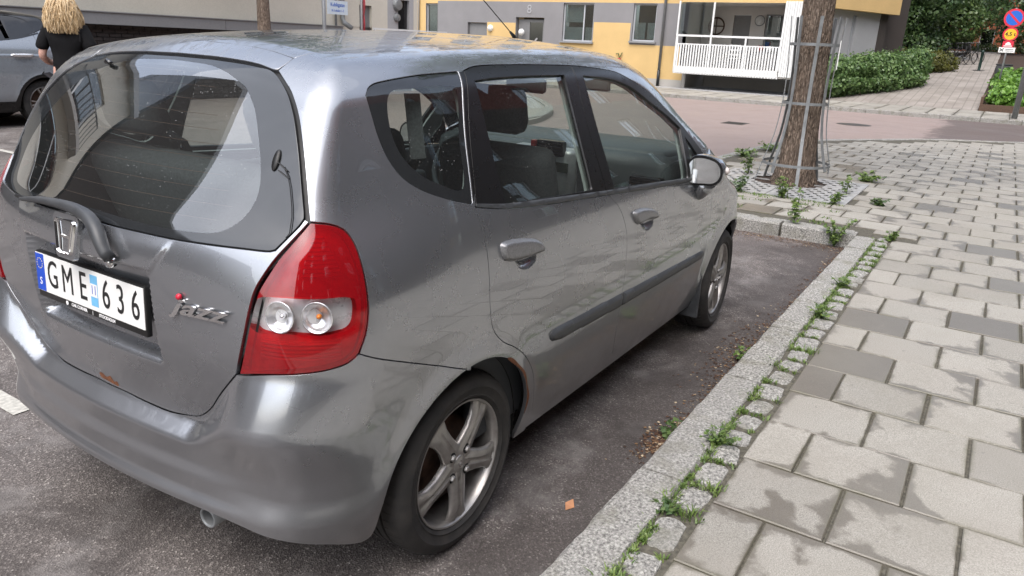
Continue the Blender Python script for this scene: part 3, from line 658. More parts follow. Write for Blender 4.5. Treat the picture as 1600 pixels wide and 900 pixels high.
fend = join([(1.9802, .9287)], cr([(2.0015, .8885)] + P_['fgap'][1:]), [(2.112, .212)], af, [(2.86, .21), (2.93, .55)], [hoodsz[-1]], cr(hoodsz)[::-1][1:], [PT(2.07, .772), fr[-1]])
panel(B, 'front_wing', fend, paint, car, both=True, res=.014)
nose = join([(SF, hoodsz[-1][1] + .01), hoodsz[-1], (2.93, .55), (2.86, .21), (SF, .21)]); nose2 = [(2 * SF - p[0], p[1]) for p in nose[1:-1]]
def sym_front(r): return join(lin(r), lin([(2 * SF - x, z) for x, z in r][::-1]))
panel(B, 'front_bumper', sym_front([(SF, hoodsz[-1][1] + .02)] + [hoodsz[-1], (2.93, .55), (2.86, .21), (SF, .21)]), paint, car, res=.03,
      subs=[(lin([(SF - .3, .56), (SF + .3, .56), (SF + .3, .63), (SF - .3, .63)], closed=True), M['black_trim']), (lin([(SF - .4, .27), (SF + .4, .27), (SF + .36, .38), (SF - .36, .38)], closed=True), M['black_trim'])])
panel(B, 'headlight', cr([(2.80, .70), (2.98, .62), (3.10, .63), (3.05, .70), (2.85, .76)], closed=True), M['lamp_silver'], car, both=True, res=.02, off=.002, flange=.004)
# --- bumper
low_r = cr(P_['low'][:-1] + [(SM, .5433)])
bot = [(-.24, .212), (-.36, .232), (-.45, .265), (-.56, .298), (-.70, .318), (-.9, .322), (SM, .322)]
arch_l = arch(0, .346, 95, 172, a=.795, n=30)
bump = join([(SM, .5433)], low_r[::-1], cr(P_['lampB'])[::-1], cr(P_['seamB']), arch_l, cr([arch_l[-1][:2], (-.335, .222)] + bot[2:]))
panel(B, 'rear_bumper', sym(bump), paint, car, res=.0072, g=.0022, flange=.03)
# --- doors
rd_o = join(cr([(.0563, 1.0738)] + P_['belt'][1:4]), cr(P_['mgap'][1:]), cr(P_['sill'][:3])[::-1], cr(P_['rgap'])[::-1])
fd_o = join(cr(P_['belt'][3:]), cr([(2.0015, .8885)] + P_['fgap'][1:]), cr(P_['sill'][2:])[::-1], cr(P_['mgap'][1:])[::-1])
def smooth_in(c): return cr(c, .006, True)
hr, hrc, hf, hfc = P_['handr'], P_['handrcup'], P_['handf'], P_['handfcup']
cupr = join(cr([(.185, .905)] + hrc + [(.333, .900)], .006), [(.26, .915)]); cupf = join(cr([(1.115, .868)] + hfc + [(1.272, .855)], .006), [(1.2, .873)])
doors = {}
for nm, o, h, cup, lab in (('rear_door', rd_o, hr, cupr, None), ('front_door', fd_o, hf, cupf, None)):
    d = panel(B, nm, o, paint, car, holes=[cup], both=True, res=.014, label=lab); doors[nm] = d
    prof = lambda d_, p: .0135 * np.sqrt(np.clip(1 - (1 - np.clip(d_ / .014, 0, 1)) ** 2, 0, 1)) + .004
    panel(B, 'door_handle', smooth_in(h), M['handle'], tuple(d), both=True, res=.005, g=0, flange=.012, rise=prof)
    panel(B, 'handle_recess', cup, paint, tuple(d), both=True, res=.007, g=-.001, flange=0, rise=lambda d_, p: -.016 * sst(d_ / .028))
for nm, k, ex in (('rear_door', 'mould', 0), ('front_door', 'mould2', 0)):
    prof = lambda d_, p: .002 + .011 * np.sqrt(np.clip(1 - (1 - np.clip(d_ / .016, 0, 1)) ** 2, 0, 1))
    mp_ = {'mould': [(.447, .578), (.456, .590), (.475, .5955), (1.0165, .5815), (1.0185, .5255), (.525, .5405), (.468, .552), (.452, .564)], 'mould2': [(1.030, .581), (1.975, .5545), (2.02, .548), (2.032, .535), (2.015, .518), (1.985, .5115), (1.033, .525)]}[k]
    panel(B, 'side_moulding', lin(mp_, .01, True), M['moulding'], tuple(doors[nm]), both=True, res=.007, g=0, flange=.006, rise=prof)
bp = P_['bpil']
rf = join(cr(P_['dedge'])[::-1][0:0], cr(fr[:4] + [bp[0]]), cr(bp), [(.8362, 1.0023)], cr(P_['belt'][:4])[::-1], cr([P_['dedge'][3], P_['dedge'][2], P_['dedge'][1], P_['dedge'][0]]))
rwin = join(cr(P_['rwin'][:4]), cr(P_['rwin'][3:6]), cr(P_['rwin'][5:8]), cr([P_['rwin'][7], P_['rwin'][8], P_['rwin'][0]]))
ff = join(cr([bp[0]] + fr[4:14]), lin([fr[13], fr[14], (1.9802, .9287)]), cr(P_['belt'][3:])[::-1], cr(bp)[::-1])
fwin = join(cr(P_['fwin'][:6]), cr(P_['fwin'][5:8]), cr(P_['fwin'][7:10]), cr([P_['fwin'][9], P_['fwin'][10], P_['fwin'][0]]))
sail = lin([(1.765, 1.135), (1.80, 1.105), (1.865, 1.03), (1.84, .975), (1.73, .975)], closed=True)
for nm, o, hs_, w in (('rear_door', rf, [rwin], rwin), ('front_door', ff, [fwin, sail], fwin)):
    panel(B, 'window_frame', o, M['black_trim'], tuple(doors[nm]), holes=hs_, both=True, res=.02, off=.001, flange=.012)
    panel(B, 'side_window', w, M['glass'], tuple(doors[nm]), both=True, res=.05, g=-.004, off=-.007, flange=0)
panel(B, 'side_window', sail, M['glass'], tuple(doors['front_door']), both=True, res=.05, g=-.004, off=-.006, flange=0)
for nm, a, b in (('rear_door', 0, 4), ('front_door', 3, 7)):
    o = join(cr(P_['beltu'][a:b]), cr(P_['belt'][a:b])[::-1])
    panel(B, 'belt_trim', o, M['moulding'], tuple(doors[nm]), both=True, res=.008, g=.0012, flange=.006, off=.002, rise=lambda d_, p: .005 * sst(d_ / .008))
qc = np.array(qhole); 
clr_q = cr([(-.16, 1.375), (-.05, 1.388), (.105, 1.392), (.128, 1.385), (.07, 1.255), (.022, 1.128), (-.06, 1.148), (-.13, 1.185), (-.175, 1.24), (-.185, 1.31)], .012, True)
panel(B, 'quarter_window', qhole, M['frit'], car, both=True, res=.03, g=.001, off=-.002, flange=.006, subs=[(clr_q, M['glass_dark'])])
panel(B, 'pillar_trim', join(cr([(.1732 + .004, 1.426)] + [(x + .003, z) for x, z in P_['qwin'][7:9]]), cr([(s - .002, z) for s, z in P_['dedge'][:3]])[::-1]), M['black_trim'], car, both=True, res=.01, g=.001, off=.002, flange=.008)
# --- sills, arches, underside
panel(B, 'sill', join(cr(P_['sill']), [(2.112, .213), (.424, .213)]), paint, car, both=True, res=.02, off=-.004)
for wx in (0, 2.45):
    for s in (-1, 1):
        m = MB(); k = 24; V = []
        for i in range(k + 1):
            t = rad(-12 + 186 * i / k); r0 = .352
            for r, y in ((.346, .765), (.350, .74), (.352, .52)):
                V.append((wx + r * math.cos(t), s * y, .29 + r * math.sin(t)))
        F = [(i * 3 + j, i * 3 + 3 + j, i * 3 + 4 + j, i * 3 + 1 + j) for i in range(k) for j in range(2)]
        c0 = len(V); V.append((wx, s * .52, .29)); F += [(c0, i * 3 + 2, i * 3 + 5) for i in range(k)]
        m.add(V, F).build('arch_liner', M['void'], car, True)
MB().box(-.20, 2.95, -.62, .62, .20, .24).box(-.45, 2.9, -.5, .5, .32, .36).build('underbody', M['void'], car)
lowbody = join(cr([(SM, .60), (-.9, .60), (-.66, .70), (-.60, .80), (-.57, .95), (-.50, 1.03), (-.3, 1.10), (-.05, 1.09), (.2, 1.045), (.84, .998), (1.7, .94), (2.0, .92)]), [(2.55, .86), (2.7, .60)], arch(2.45, .36, 45, 195), [(2.08, .23), (.40, .23)], arch(0, .36, -10, 172), [(-.36, .32), (-.56, .34), (-.8, .36), (SM, .36)])
panel(B, 'inner_shell', lowbody, M['void'], car, both=True, res=.04, g=0, off=-.03, flange=0)
# liner of the pillars and the roof
qin = cr([(-.20, 1.385), (.12, 1.405), (.155, 1.40), (.05, 1.115), (-.05, 1.135), (-.15, 1.175), (-.215, 1.26)], .02, True)
lin_o = join(cr([(-.40, 1.12), (-.395, 1.25), (-.41, 1.35), (-.40, 1.40)]), cr([PT(-.2, .54), PT(.1, .59), PT(.8, .60), PT(1.1, .61)]), cr([(s, z + .004) for s, z in fr[7:13]]), [(1.86, 1.06), (1.80, .98)], cr(P_['belt'][1:6])[::-1], [(.0, 1.09), (-.25, 1.11)])
big = lambda w: inset(w, -.012)
panel(B, 'pillar_lining', lin_o, M['pillar'], car, holes=[qin, big(rwin), big(fwin)], both=True, res=.04, g=0, off=-.028, flange=.01)
hl = join([(-.27, 0), (-.27, .40), (-.1, .56), (.4, .59), (1.05, .60), (1.30, .55), (1.38, .40), (1.42, 0)])
panel(B, 'headliner', join([(x, -a) for x, a in hl], [(x, a) for x, a in hl][::-1]), M['liner'], car, surf='T', res=.05, g=0, off=-.035, flange=0)
# --- tail lamps
t = NT('lamp_red_ribbed'); v = t.coord('Object'); wv = t.n('TexWave'); wv.wave_type = 'BANDS'; wv.bands_direction = 'Z'; wv.inputs['Scale'].default_value = 34; t.l(v, wv.inputs[0])
ch = t.voro(v, 30, 'F1', 1); bw = t.n('RGBToBW'); t.l(ch, bw.inputs[0])
t.set('Base Color', t.mix(t.ramp(wv.outputs[0], [(.2, .0), (.7, .75)]), (.60, .02, .03), (.82, .16, .15))).set('Roughness', .25).set('Metallic', .25); t.bump(wv.outputs[0], .8, .01); M['lamp_red_ribbed'] = t.m
t = NT('red_lens_plastic'); v = t.coord('Object'); tr = t.n('BsdfTransparent'); tr.inputs[0].default_value = (.80, .018, .026, 1)
t.set('Base Color', (.50, .008, .016)).set('Roughness', .06).set('Coat Weight', 1).set('Coat Roughness', .02); ms = t.n('MixShader'); ms.inputs[0].default_value = .38; t.l(tr.outputs[0], ms.inputs[1]); t.l(t.b.outputs[0], ms.inputs[2])
gg = t.n('BsdfGlossy'); gg.inputs['Roughness'].default_value = .03; f_ = t.n('Fresnel'); f_.inputs[0].default_value = 1.5; m2 = t.n('MixShader'); t.l(f_.outputs[0], m2.inputs[0]); t.l(ms.outputs[0], m2.inputs[1]); t.l(gg.outputs[0], m2.inputs[2]); t.l(m2.outputs[0], t.out.inputs[0]); M['lens_red2'] = t.m
lamp_o = join(cr(P_['lampR']), cr(P_['lampB'][:-1] + [(-.602, .7345)]), [(s + .0075 * min(1, max(0, (1.10 - z) * 9)), z) for s, z in cr(P_['diag'])[::-1] if z > .738])
wz = cr(P_['lamp_white'], .008, True); wz_in = inset(wz, .006)
upper = inset(lamp_o, .022)
lens = panel(B, 'tail_lamp', lamp_o, M['lens_red2'], car, both=True, res=.012, g=.0045, off=.004, flange=.03, subs=[(wz, M['lens_clear'])])
panel(B, 'lamp_reflector', lamp_o, M['lamp_red'], tuple(lens), both=True, res=.009, g=.006, off=-.026, flange=0, subs=[(wz, M['lamp_backing'])])
for zz in ((.985, 1.075), (.79, .835)):
    s0, s1 = (-.47, -.385) if zz[0] > .9 else (-.56, -.40)
    panel(B, 'lamp_reflector', lin([(s0, zz[0]), (s1, zz[0]), (s1 - (.03 if zz[0] > .9 else 0), zz[1]), (s0 + (.03 if zz[0] > .9 else 0), zz[1])], closed=True), M['lamp_red_ribbed'], tuple(lens), both=True, res=.01, g=.001, off=-.012, flange=.014)
for k, (s_, z_, bulb) in enumerate(((-.515, .893, M['lamp_silver']), (-.445, .893, M['amber']))):
    p = Vector(B.S(np.array([s_]), np.array([z_]))[0]); n = Vector(B.grad(np.array(p)[None])[0])
    n = (n + Vector((-.7, 0, 0))).normalized(); Mx = T(*(p - n * .003)) @ n.to_track_quat('Z', 'Y').to_matrix().to_4x4()
    for s, par in ((1, lens[0]), (-1, lens[1])):
        MM = Matrix.Diagonal((1, s, 1, 1)) @ Mx
        MB().lathe([(.036, -.004), (.0385, .0), (.036, .001), (.033, -.012), (.020, -.022), (.004, -.026)], 28, MM).build('lamp_bowl', M['lamp_silver'], par, True)
        MB().lathe([(0, -.008), (.005, -.010), (.0065, -.015), (.005, -.022)], 14, MM).build('bulb', bulb, par, True)
# --- number plate, badge, emblem, wiper, washer nozzle, exhaust
PLT = T(-.624, .0, .838) @ rotZ(rad(-90)) @ rotX(rad(90 - 3))      # local x -> -y (reads left to right from behind), local y up, local z back
plate = MB().box(-.264, .264, -.075, .060, -.018, -.002, bev=.004, M=PLT).build('number_plate', M['plate_black'], car, angle=30)
MB().box(-.26, .26, -.055, .055, -.002, .0005, bev=.0006, M=PLT).build('plate_face', M['plate_white'], plate)
MB().box(-.2585, -.215, -.0535, .0535, .0006, .0012, M=PLT).build('plate_band', M['plate_blue'], plate)
st = MB()
for i in range(12):
    a = i * math.pi / 6; st.lathe([(0, .0016), (.0022, .0016)], 5, PLT @ T(-.237 + .0145 * math.cos(a), .026 + .0145 * math.sin(a), 0))
st.build('plate_stars', M['yellow_star'], plate)
text_mesh('plate_letter', 'S', .030, .0003, M['white_print'], PLT @ T(-.237, -.027, .0015), plate)
for ch, x in zip('GME636', (-.172, -.095, -.018, .092, .158, .224)):
    text_mesh('plate_letter', ch, .112, .0005, M['plate_black'], PLT @ T(x, .0, .0012), plate, sx=.70, bold=.0001)
MB().box(.019, .053, -.042, .044, .0006, .0012, M=PLT).build('plate_sticker', M['sticker'], plate)
MB().box(.0205, .0515, -.016, .020, .0013, .0017, M=PLT).build('sticker_field', M['plate_white'], plate)
text_mesh('sticker_number', '11', .036, .0002, M['plate_blue'], PLT @ T(.036, .002, .0019), plate, sx=.8)
text_mesh('plate_holder_text', 'CAR CORNER', .0125, .0002, M['white_print'], PLT @ T(-.050, -.065, -.0014), plate, bold=.0004)
text_mesh('plate_holder_text', 'STOCKHOLM', .0125, .0002, M['white_print'], PLT @ T(.085, -.065, -.0014), plate, bold=.0004)
MB().box(.0160, .0172, -.0715, -.0585, -.0018, -.0012, M=PLT).build('plate_holder_bar', M['white_print'], plate); MB().lathe([(0, -.0013), (.0065, -.0013)], 10, PLT @ T(-.112, -.065, 0)).build('plate_holder_mark', M['white_print'], plate)
def surf_frame(s_, z_, off=0):
    p = Vector(B.S(np.array([s_]), np.array([z_]))[0]); n = Vector(B.grad(np.array(p)[None])[0]); r = Vector((0, 0, 1)).cross(n).normalized(); u = n.cross(r)
    return T(*(p + n * off)) @ Matrix(((r.x, u.x, n.x, 0), (r.y, u.y, n.y, 0), (r.z, u.z, n.z, 0), (0, 0, 0, 1)))
EM = surf_frame(SM - .012, .985, .001) @ Matrix.Diagonal((1.14, 1.1, 1.1, 1))
def rrect(w0, w1, h, r, n=6):      # rounded trapezoid, w0 at the bottom, w1 on top
    out = []
    for cx, cy, a0 in ((w1 - r, h - r, 0), (-w1 + r, h - r, 90), (-w0 + r, -h + r, 180), (w0 - r, -h + r, 270)):
        for i in range(n + 1): a = rad(a0 + 90 * i / n); out.append((cx + r * math.cos(a), cy + r * math.sin(a)))
    return out
def ring(mb, outer, inner, z0, z1, Mx, mi=0):
    k = len(outer); mid = [((a[0] + b[0]) / 2, (a[1] + b[1]) / 2) for a, b in zip(outer, inner)]
    V = [Mx @ Vector((x, y, z)) for loop, z in ((outer, z0), (mid, z1), (inner, z0)) for x, y in loop]
    mb.add(V, [(l * k + i, l * k + (i + 1) % k, (l + 1) * k + (i + 1) % k, (l + 1) * k + i) for l in range(2) for i in range(k)], mi)
def plate_poly(mb, poly, z0, z1, Mx, mi=0, taper=.0015):
    k = len(poly); ip = inset(poly, taper) if taper else ccw(poly); op = ccw(poly)
    V = [Mx @ Vector((x, y, z0)) for x, y in op] + [Mx @ Vector((x, y, z1)) for x, y in ip]
    mb.add(V, [(i, (i + 1) % k, k + (i + 1) % k, k + i) for i in range(k)] + [tuple(range(k, 2 * k))], mi)
em = MB(); plate_poly(em, rrect(.042, .056, .055, .016), -.004, .006, EM); eo = em.build('emblem', paint, car, angle=40)
eb = MB(); ring(eb, rrect(.033, .044, .043, .012), rrect(.0265, .0375, .0365, .009), .005, .011, EM)
for s in (-1, 1):
    plate_poly(eb, [(s * x, y) for x, y in ((.033, .034), (.024, .034), (.0155, .002), (.0125, -.034), (.0215, -.034), (.024, -.004))], .005, .0085, EM)
plate_poly(eb, [(-.0165, .004), (.0165, .004), (.015, -.005), (-.015, -.005)], .005, .008, EM)
eb.build('emblem_letter', M['chrome'], eo, angle=35)
BM = surf_frame(-.695, .876, .002)
bd = text_mesh('model_badge', 'jazz', .056, .003, M['chrome'], BM @ T(0, 0, .003), car, sx=1.95, shear=.35, bold=.0010)
MB().lathe([(0, .0085), (.006, .0075), (.0078, .004), (.0078, 0)], 14, BM @ T(-.055, .025, .001)).build('badge_dot', M['sign_red'], bd, True)
wp = [(-.660, -.200, .968, .015), (-.663, -.188, .980, .0185), (-.661, -.166, 1.010, .0175), (-.654, -.138, 1.036, .0155), (-.645, -.091, 1.053, .013), (-.640, -.033, 1.061, .011), (-.637, .046, 1.063, .0095), (-.632, .164, 1.056, .008), (-.624, .289, 1.040, .005)]
pts = [w[:3] for w in wp]
k0 = [cr([tuple(x) for x in np.array(pts)], .015)]
wob = MB(); rr_ = np.interp(np.linspace(0, 1, len(k0[0])), np.linspace(0, 1, len(wp)), [w[3] for w in wp])
wob.tube(k0[0], [float(x) for x in rr_], 12); wiper = wob.build('rear_wiper', M['moulding'], car, True)
p = B.S(np.linspace(-1.26, -1.60, 10), np.linspace(1.050, 1.030, 10)); n = B.grad(p); MB().tube([tuple(a) for a in p + n * .008], .005, 6).build('wiper_blade', M['seal'], wiper)
n = Vector(B.grad(B.S(np.array([-.975]), np.array([.953])))[0]); q = Vector(B.S(np.array([-.975]), np.array([.953]))[0])
MB().lathe([(.0, .018), (.012, .017), (.014, .010), (.014, 0)], 20, T(*q) @ n.to_track_quat('Z', 'Y').to_matrix().to_4x4()).build('wiper_pivot', M['chrome'], wiper, True)
FN = surf_frame(-1.70, 1.403, 0); MB().tube([FN @ Vector((-.016, 0, .006)), FN @ Vector((0, 0, .011)), FN @ Vector((.022, -.004, .006))], [.006, .008, .006], 10).build('washer_nozzle', M['black_gloss'], car, True)
MB().lathe([(.030, -.14), (.030, .035), (.026, .037), (.024, .03), (.024, -.1)], 20, T(-.555, -.385, .262) @ rotY(rad(-90)) @ rotX(rad(4))).build('exhaust_pipe', M['galv'], car, True)
rs = [(-1.235, .5575), (-1.18, .5535), (-1.125, .5535), (-1.128, .566), (-1.15, .562), (-1.165, .575), (-1.195, .566), (-1.222, .574), (-1.24, .566)]
panel(B, 'rust_patch', cr(rs, .005, True), M['rust'], hatch, res=.006, g=0, off=.0006, flange=0)
ra = [(.346, 8), (.346, 60), (.362, 55), (.355, 40), (.366, 28), (.356, 14)]
panel(B, 'rust_patch', cr([(r * math.cos(rad(q)), .29 + r * math.sin(rad(q))) for r, q in [(.3475, 4), (.3475, 20), (.3475, 38), (.3475, 62), (.354, 58), (.352, 46), (.358, 36), (.353, 26), (.360, 16), (.353, 8)]], .008, True), M['rust'], car, res=.008, g=0, off=.0007, flange=0)
# --- door mirror (right and left)
for s in (-1, 1):
    X = Matrix.Diagonal((1, -s, 1, 1))
    sh = MB(); prof = []
    face = [(-.795, 1.03), (-.82, 1.06), (-.88, 1.064), (-.935, 1.045), (-.957, 1.01), (-.955, .965), (-.93, .938), (-.87, .930), (-.81, .930), (-.793, .945)]
    face = cr(face, .012, True); cy, cz = -.875, .997; k = len(face); rings_ = [(1.0, 1.735), (1.035, 1.742), (1.03, 1.78), (.93, 1.82), (.7, 1.85), (.35, 1.862)]
    V = [X @ Vector((x, cy + (y - cy) * f_, cz + (z - cz) * f_)) for f_, x in rings_ for y, z in face]
    V.append(X @ Vector((1.864, cy, cz))); F = [(l * k + i, l * k + (i + 1) % k, (l + 1) * k + (i + 1) % k, (l + 1) * k + i) for l in range(len(rings_) - 1) for i in range(k)] + [((len(rings_) - 1) * k + i, (len(rings_) - 1) * k + (i + 1) % k, len(V) - 1) for i in range(k)]
    mo = sh.add(V, F).build('door_mirror', paint, car, angle=50)
    fi = MB(); V = [X @ Vector((1.737, cy + (y - cy) * .99, cz + (z - cz) * .99)) for y, z in face]; fi.add(V, [tuple(range(k))]).build('mirror_bezel', M['black_gloss'], mo)
    fi = MB(); V = [X @ Vector((1.723 + .14 * (-.875 - y), cy + (y - cy) * .86, cz + (z - cz) * .84)) for y, z in face]; fi.add(V, [tuple(range(k))]).build('mirror_glass', M['mirror_glass'], mo)
    ft = MB(); ft.tube([X @ Vector(q) for q in ((1.80, -.865, .94), (1.815, -.85, .905), (1.83, -.828, .868), (1.835, -.815, .85))], [.05, .042, .03, .018], 14); ft.build('mirror_foot', paint, mo, True)
    MB().tube([X @ Vector(q) for q in ((1.79, -.952, 1.0), (1.79, -.962, 1.0), (1.80, -.968, 1.0))], [.02, .018, .006], 10).build('side_repeater', M['orange_lens'], mo, True)
an = MB(); an.tube([(1.445, 0, 1.528), (1.43, 0, 1.545), (1.40, 0, 1.562)], [.012, .009, .005], 8); an.tube([(1.40, 0, 1.562), (.95, 0, 1.81)], .0022, 6); an.build('roof_aerial', M['seal'], car, True)
# --- wheels
def wheel():
    w = bpy.data.objects.new('wheel', None); COL.objects.link(w); w.parent = car; w.empty_display_size = .1
    RX = rotX(rad(90))                                           # local z of the lathe -> -y (outer face towards -y)
    tp = [(.200, -.005), (.206, .006), (.216, .0135), (.2175, .0165), (.2205, .0165), (.222, .0155), (.245, .021), (.2465, .0225), (.250, .0222), (.264, .018), (.277, .010), (.284, -.002), (.2885, -.018), (.2895, -.04)]
    for h in (-.058, -.09, -.122): tp += [(.2898, h + .004), (.2825, h + .002), (.2825, h - .004), (.2898, h - .006)]
    tp += [(.2890, -.155), (.283, -.172), (.262, -.186), (.22, -.185), (.200, -.175)]
    m = MB().lathe(tp, 72, RX)
    for i in range(60):                                          # sipes on the shoulder
        a = i * 2 * math.pi / 60; m.tube([RX @ Vector((r * math.cos(a), r * math.sin(a), h)) for r, h in ((.2862, -.004), (.2908, -.022), (.2915, -.050))], .0012, 3, caps=False)
    m.build('tyre', M['tyre'], w, angle=40)
    rp = [(.2035, -.008), (.2065, .003), (.2045, .009), (.199, .008), (.193, -.002), (.190, -.02), (.184, -.06), (.182, -.16), (.19, -.175)]
    m = MB().lathe(rp, 64, RX); 
    NS = 5
    for i in range(NS):
        a0 = rad(-90 + 72 * i); secs = [(.020, .034, .000, .020), (.045, .040, .003, .020), (.075, .036, .006, .020), (.11, .032, .008, .018), (.15, .034, .007, .016), (.180, .044, .004, .014), (.199, .054, .000, .014)]
        V = []; 
        for r, hw, top, th in secs:
            for y, h in ((-hw, top - th), (-hw, top - .006), (-hw * .82, top), (-hw * .30, top + .0035), (-hw * .16, top - .001), (hw * .16, top - .001), (hw * .30, top + .0035), (hw * .82, top), (hw, top - .006), (hw, top - th)):
                V.append(RX @ Vector((r * math.cos(a0) - y * math.sin(a0), r * math.sin(a0) + y * math.cos(a0), h)))
        k = 10; F = [(l * k + j, l * k + (j + 1) % k, (l + 1) * k + (j + 1) % k, (l + 1) * k + j) for l in range(len(secs) - 1) for j in range(k)]
        m.add(V, F)
    m.lathe([(0, .006), (.026, .006), (.028, .003), (.032, .004), (.060, .004), (.066, -.002), (.066, -.02)], 32, RX)
    rim = m.build('rim', M['alloy'], w, angle=48)
    m = MB()
    for i in range(4):
        a = rad(45 + 90 * i); MM = RX @ T(.050 * math.cos(a), .050 * math.sin(a), .001)
        MB().lathe([(0, .0048), (.0150, .0048), (.0165, .0030)], 18, MM).build('nut_hole_shade', M['void'], rim); MB().lathe([(0, .013), (.0075, .013), (.0105, .009), (.0108, .002)], 6, MM).build('wheel_nut', M['alloy'], rim, angle=40)  # flat black disc under each nut stands in for the shade of its hole
    MB().lathe([(0, .0085), (.022, .0075), (.024, .006)], 24, RX).build('centre_cap', M['alloy'], rim, True)
    cm = MB(); CMX = RX @ rotZ(rad(20))
    for s in (-1, 1): cm.box(s * .006 - .0015, s * .006 + .0015, -.011, .011, .0085, .0095, M=CMX)
    cm.box(-.006, .006, -.0015, .0015, .0085, .0095, M=CMX).build('cap_letter', M['chrome'], rim)
    MB().lathe([(.03, -.05), (.135, -.052), (.137, -.07), (.05, -.075)], 32, RX).lathe([(.01, -.09), (.18, -.09)], 32, RX).build('brake', M['brake'], w, True)
    return w
w0 = wheel(); w0.location = (0, -.786, .2895)
def wcopy(loc, rz, ry):
    r = w0.copy(); COL.objects.link(r); r.location = loc; r.rotation_euler = (0, ry, rz)
    for ch in list(w0.children):
        c = ch.copy(); COL.objects.link(c); c.parent = r
        for g in ch.children: d = g.copy(); COL.objects.link(d); d.parent = c
    return r
wcopy((2.45, -.786, .2895), rad(4), rad(50)); wcopy((0, .786, .2895), math.pi, rad(30)); wcopy((2.45, .786, .2895), math.pi, rad(10))
# mud flap in front of the... behind the front wheel
for s in (-1, 1): MB().box(2.085, 2.10, -.815 if s < 0 else .60, -.60 if s < 0 else .815, .16, .40, bev=.004).build('mud_flap', M['moulding'], car)
# --- interior
def seat(x, y, w, tilt, hr=True):
    o = MB(); Mx = T(x, y, 0)
    o.box(-.02, .50, -w / 2, w / 2, .44, .60, bev=.05, M=Mx).box(-.07, .07, -w / 2, w / 2, .0, .66, bev=.055, M=Mx @ T(-.02, 0, .52) @ rotY(rad(-tilt)))
    so_ = o.build('seat', M['seat'], car, angle=60)
    MB().box(-.002, .075, -w * .28, w * .28, .08, .58, bev=.03, M=Mx @ T(-.02, 0, .52) @ rotY(rad(-tilt))).build('seat_panel', M['seat_panel'], so_, angle=60)
    if hr:
        for yy in ([0] if w < .7 else [-.36, 0.36]):
            MB().box(-.05, .05, -.135, .135, .69, .87, bev=.045, M=Mx @ T(-.03, yy, .52) @ rotY(rad(-tilt * .8))).build('headrest', M['seat'], so_, angle=60)
    return so_
seat(.96, -.37, .50, 17); seat(.96, .37, .50, 17); seat(.02, 0, 1.20, 20)
MB().box(-.50, .05, -.56, .56, .30, .62).build('boot_floor', M['dash'], car); MB().box(.05, 2.1, -.70, .70, .26, .30).build('cabin_floor', M['void'], car)
ds = MB(); ds.box(1.74, 2.12, -.70, .70, .62, 1.03, bev=.06).box(1.82, 2.36, -.66, .66, .90, 1.045, bev=.03); dash = ds.build('dashboard', M['dash'], car, angle=50)
MB().box(1.68, 1.80, -.21, .16, .52, 1.02, bev=.03).build('centre_console', M['dash_silver'], dash, angle=50)
MB().box(1.672, 1.684, -.195, -.01, .905, .955, bev=.004).build('radio_display', M['screen'], dash)
MB().lathe([(0, .022), (.02, .02), (.022, .004), (.045, .003), (.05, 0), (.05, -.01)], 28, T(1.68, .05, .905) @ rotY(rad(-90))).build('radio_knob', M['chrome'], dash, True)
for y0, y1, z0 in ((-.17, -.02, .985), (-.68, -.52, .86), (.52, .68, .86)):
    v_ = MB().box(1.655 if z0 > .9 else 1.70, 1.70 if z0 > .9 else 1.76, y0, y1, z0, z0 + .075, bev=.006)
    for i in range(4): v_.box(1.645 if z0 > .9 else 1.69, 1.70, y0 + .01, y1 - .01, z0 + .012 + i * .016, z0 + .016 + i * .016)
    v_.build('air_vent', M['black_trim'], dash)
MB().box(1.645, 1.67, -.018, .008, .985, 1.055).build('vent_edge', M['red_trim'], dash)
sw = MB(); MM = T(1.55, .36, .90) @ rotY(rad(-62)); 
for i in range(1): sw.tube([MM @ Vector((.18 * math.cos(a), .18 * math.sin(a), 0)) for a in np.linspace(0, 2 * math.pi, 40)], .014, 8, caps=False)
sw.box(-.17, .17, -.03, .03, -.02, .0, M=MM).box(-.05, .05, -.09, .05, -.03, .01, bev=.02, M=MM).build('steering_wheel', M['dash'], car, angle=50)
MB().box(-.02, .02, -.12, .12, -.035, .035, bev=.018, M=T(1.56, .0, 1.325) @ rotZ(rad(-8))).build('rear_view_mirror', M['dash'], car, angle=50)
MB().box(1.44, 1.46, -.50, -.28, 1.33, 1.40, bev=.008).build('sun_visor', M['liner'], car)
for s in (-1, 1):
    MB().box(.10, .92, s * .74 - .02, s * .74 + .02, .30, .985, bev=.01).box(1.0, 1.98, s * .75 - .02, s * .75 + .02, .30, .94, bev=.01).box(.30, .85, s * .68 - .05, s * .68 + .05, .80, .86, bev=.02).box(1.1, 1.6, s * .69 - .05, s * .69 + .05, .76, .83, bev=.02).build('door_card', M['door_card'], car, angle=50)
    bl = MB(); bl.tube([(.87, s * .61, 1.36), (.865, s * .675, 1.17), (.86, s * .70, .80)], .02, flat=(.045, .004)); bl.tube([(.0, s * .60, 1.37), (-.02, s * .64, 1.2), (.05, s * .52, 1.12), (.12, s * .40, .75)], .02, flat=(.045, .004)); bl.build('seat_belt', M['seat_panel'], car)
